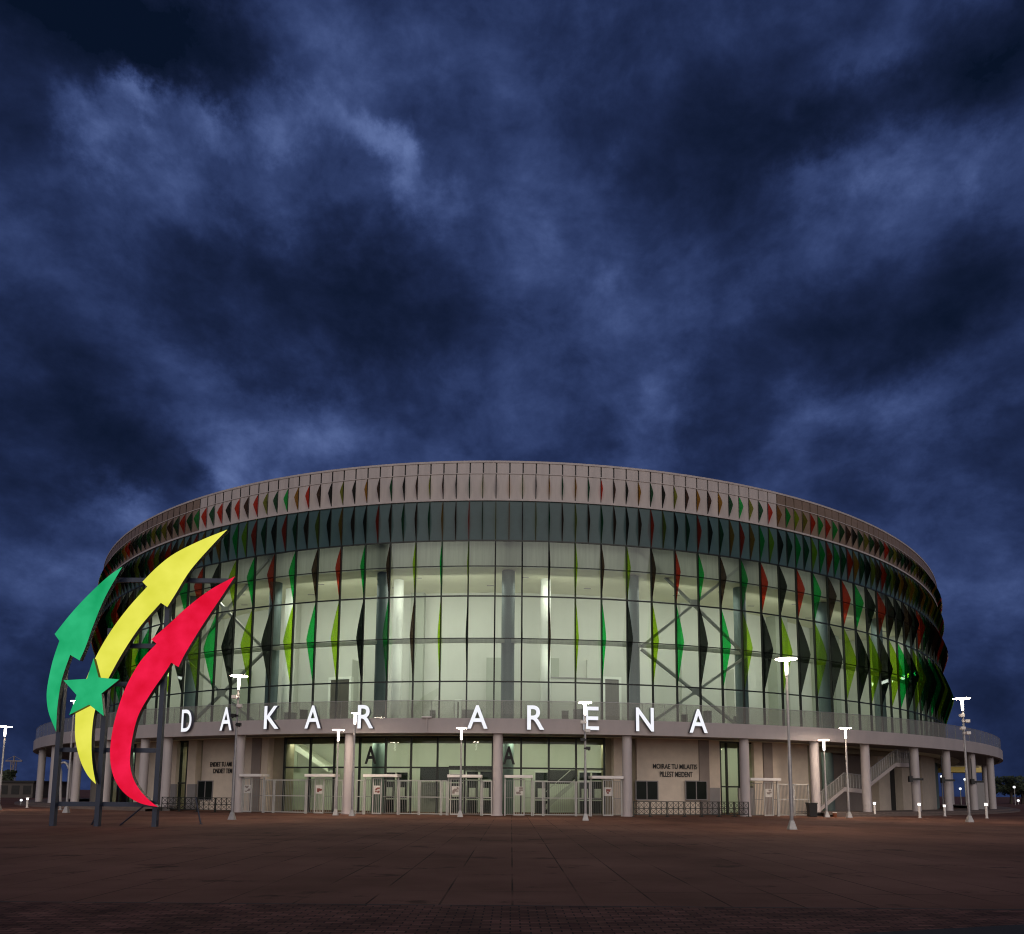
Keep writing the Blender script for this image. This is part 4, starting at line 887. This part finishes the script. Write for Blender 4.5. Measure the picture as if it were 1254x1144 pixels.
for (bx, by, rx, ry, amp) in BL:
    d = ray(bx, by).normalized(); ca, ce = math.atan2(d.x, d.y), math.asin(d.z)
    rx *= 1.35; ry *= 1.35
    d2 = ray(bx+rx, by).normalized(); d3 = ray(bx, by-ry).normalized(); ra = abs(math.atan2(d2.x, d2.y)-ca); re = abs(math.asin(d3.z)-ce)
    ma = nd(nt, 'ShaderNodeVectorMath', operation='MULTIPLY_ADD'); L(wv.outputs[0], ma.inputs[0]); ma.inputs[1].default_value = (1/ra, 1/re, 0); ma.inputs[2].default_value = (-ca/ra, -ce/re, 0)
    ln = nd(nt, 'ShaderNodeVectorMath', operation='LENGTH'); L(ma.outputs[0], ln.inputs[0])
    mr = nd(nt, 'ShaderNodeMapRange', interpolation_type='SMOOTHSTEP'); mr.inputs['To Min'].default_value = amp*(1.35 if amp > .15 else 1.1); mr.inputs['To Max'].default_value = 0; L(ln.outputs['Value'], mr.inputs[0])
    acc = math_('ADD', mr.outputs[0], acc if acc is not None else .40)
n1 = noise(5.5, 12, .60, tc.outputs['Generated'], ((1, 1, 1.6), (3.1, .4, 1.2)), .25)
n2 = noise(15, 10, .62, tc.outputs['Generated'], ((1, 1, 1.35), (.3, 5.4, .2)), .2)
v = math_('MULTIPLY_ADD', math_('SUBTRACT', n1.outputs['Fac'], .5), .82, acc)
v = math_('MULTIPLY_ADD', math_('SUBTRACT', n2.outputs['Fac'], .5), math_('MULTIPLY', math_('MAXIMUM', v, .12), 1.15), v)
rp = nd(nt, 'ShaderNodeValToRGB'); cr = rp.color_ramp; cr.interpolation = 'B_SPLINE'
def lin(*c): return tuple(((x/255+.055)/1.055)**2.4 if x > 10 else x/255/12.92 for x in c)+(1,)
cr.elements[0].position = 0.02; cr.elements[0].color = lin(9, 20, 40); cr.elements[1].position = 1.0; cr.elements[1].color = lin(110, 130, 182)
for p_, c_ in ((.22, (25, 35, 64)), (.42, (38, 52, 92)), (.70, (68, 86, 136))):
    e = cr.elements.new(p_); e.color = lin(*c_)
L(v, rp.inputs[0]); L(rp.outputs[0], bg.inputs[0]); bg.inputs['Strength'].default_value = .92

# ------------------------------------------------------------------ camera and view
cam = bpy.data.cameras.new('camera'); co = bpy.data.objects.new('camera', cam); COL.objects.link(co); sc.camera = co
cam.sensor_fit = 'HORIZONTAL'; cam.sensor_width = 36; cam.lens = 36*F/1254; cam.clip_end = 5000; cam.clip_start = .1
cam.shift_y = (PPY-572)/1254; cam.shift_x = 0
co.matrix_world = Matrix.Translation((0, 0, HC)) @ Matrix.Rotation(R(90)+PITCH, 4, 'X') @ Matrix.Rotation(ROLL, 4, 'Z')
sc.view_settings.view_transform = 'Standard'; sc.view_settings.look = 'None'; sc.view_settings.exposure = 0; sc.view_settings.gamma = 1
sc.cycles.filter_width = 1.15; sc.cycles.use_denoising = True; sc.cycles.max_bounces = 10; sc.cycles.transparent_max_bounces = 24; sc.cycles.diffuse_bounces = 3; sc.cycles.glossy_bounces = 3
sc.cycles.sample_clamp_indirect = 4.0; sc.cycles.caustics_reflective = False; sc.cycles.caustics_refractive = False
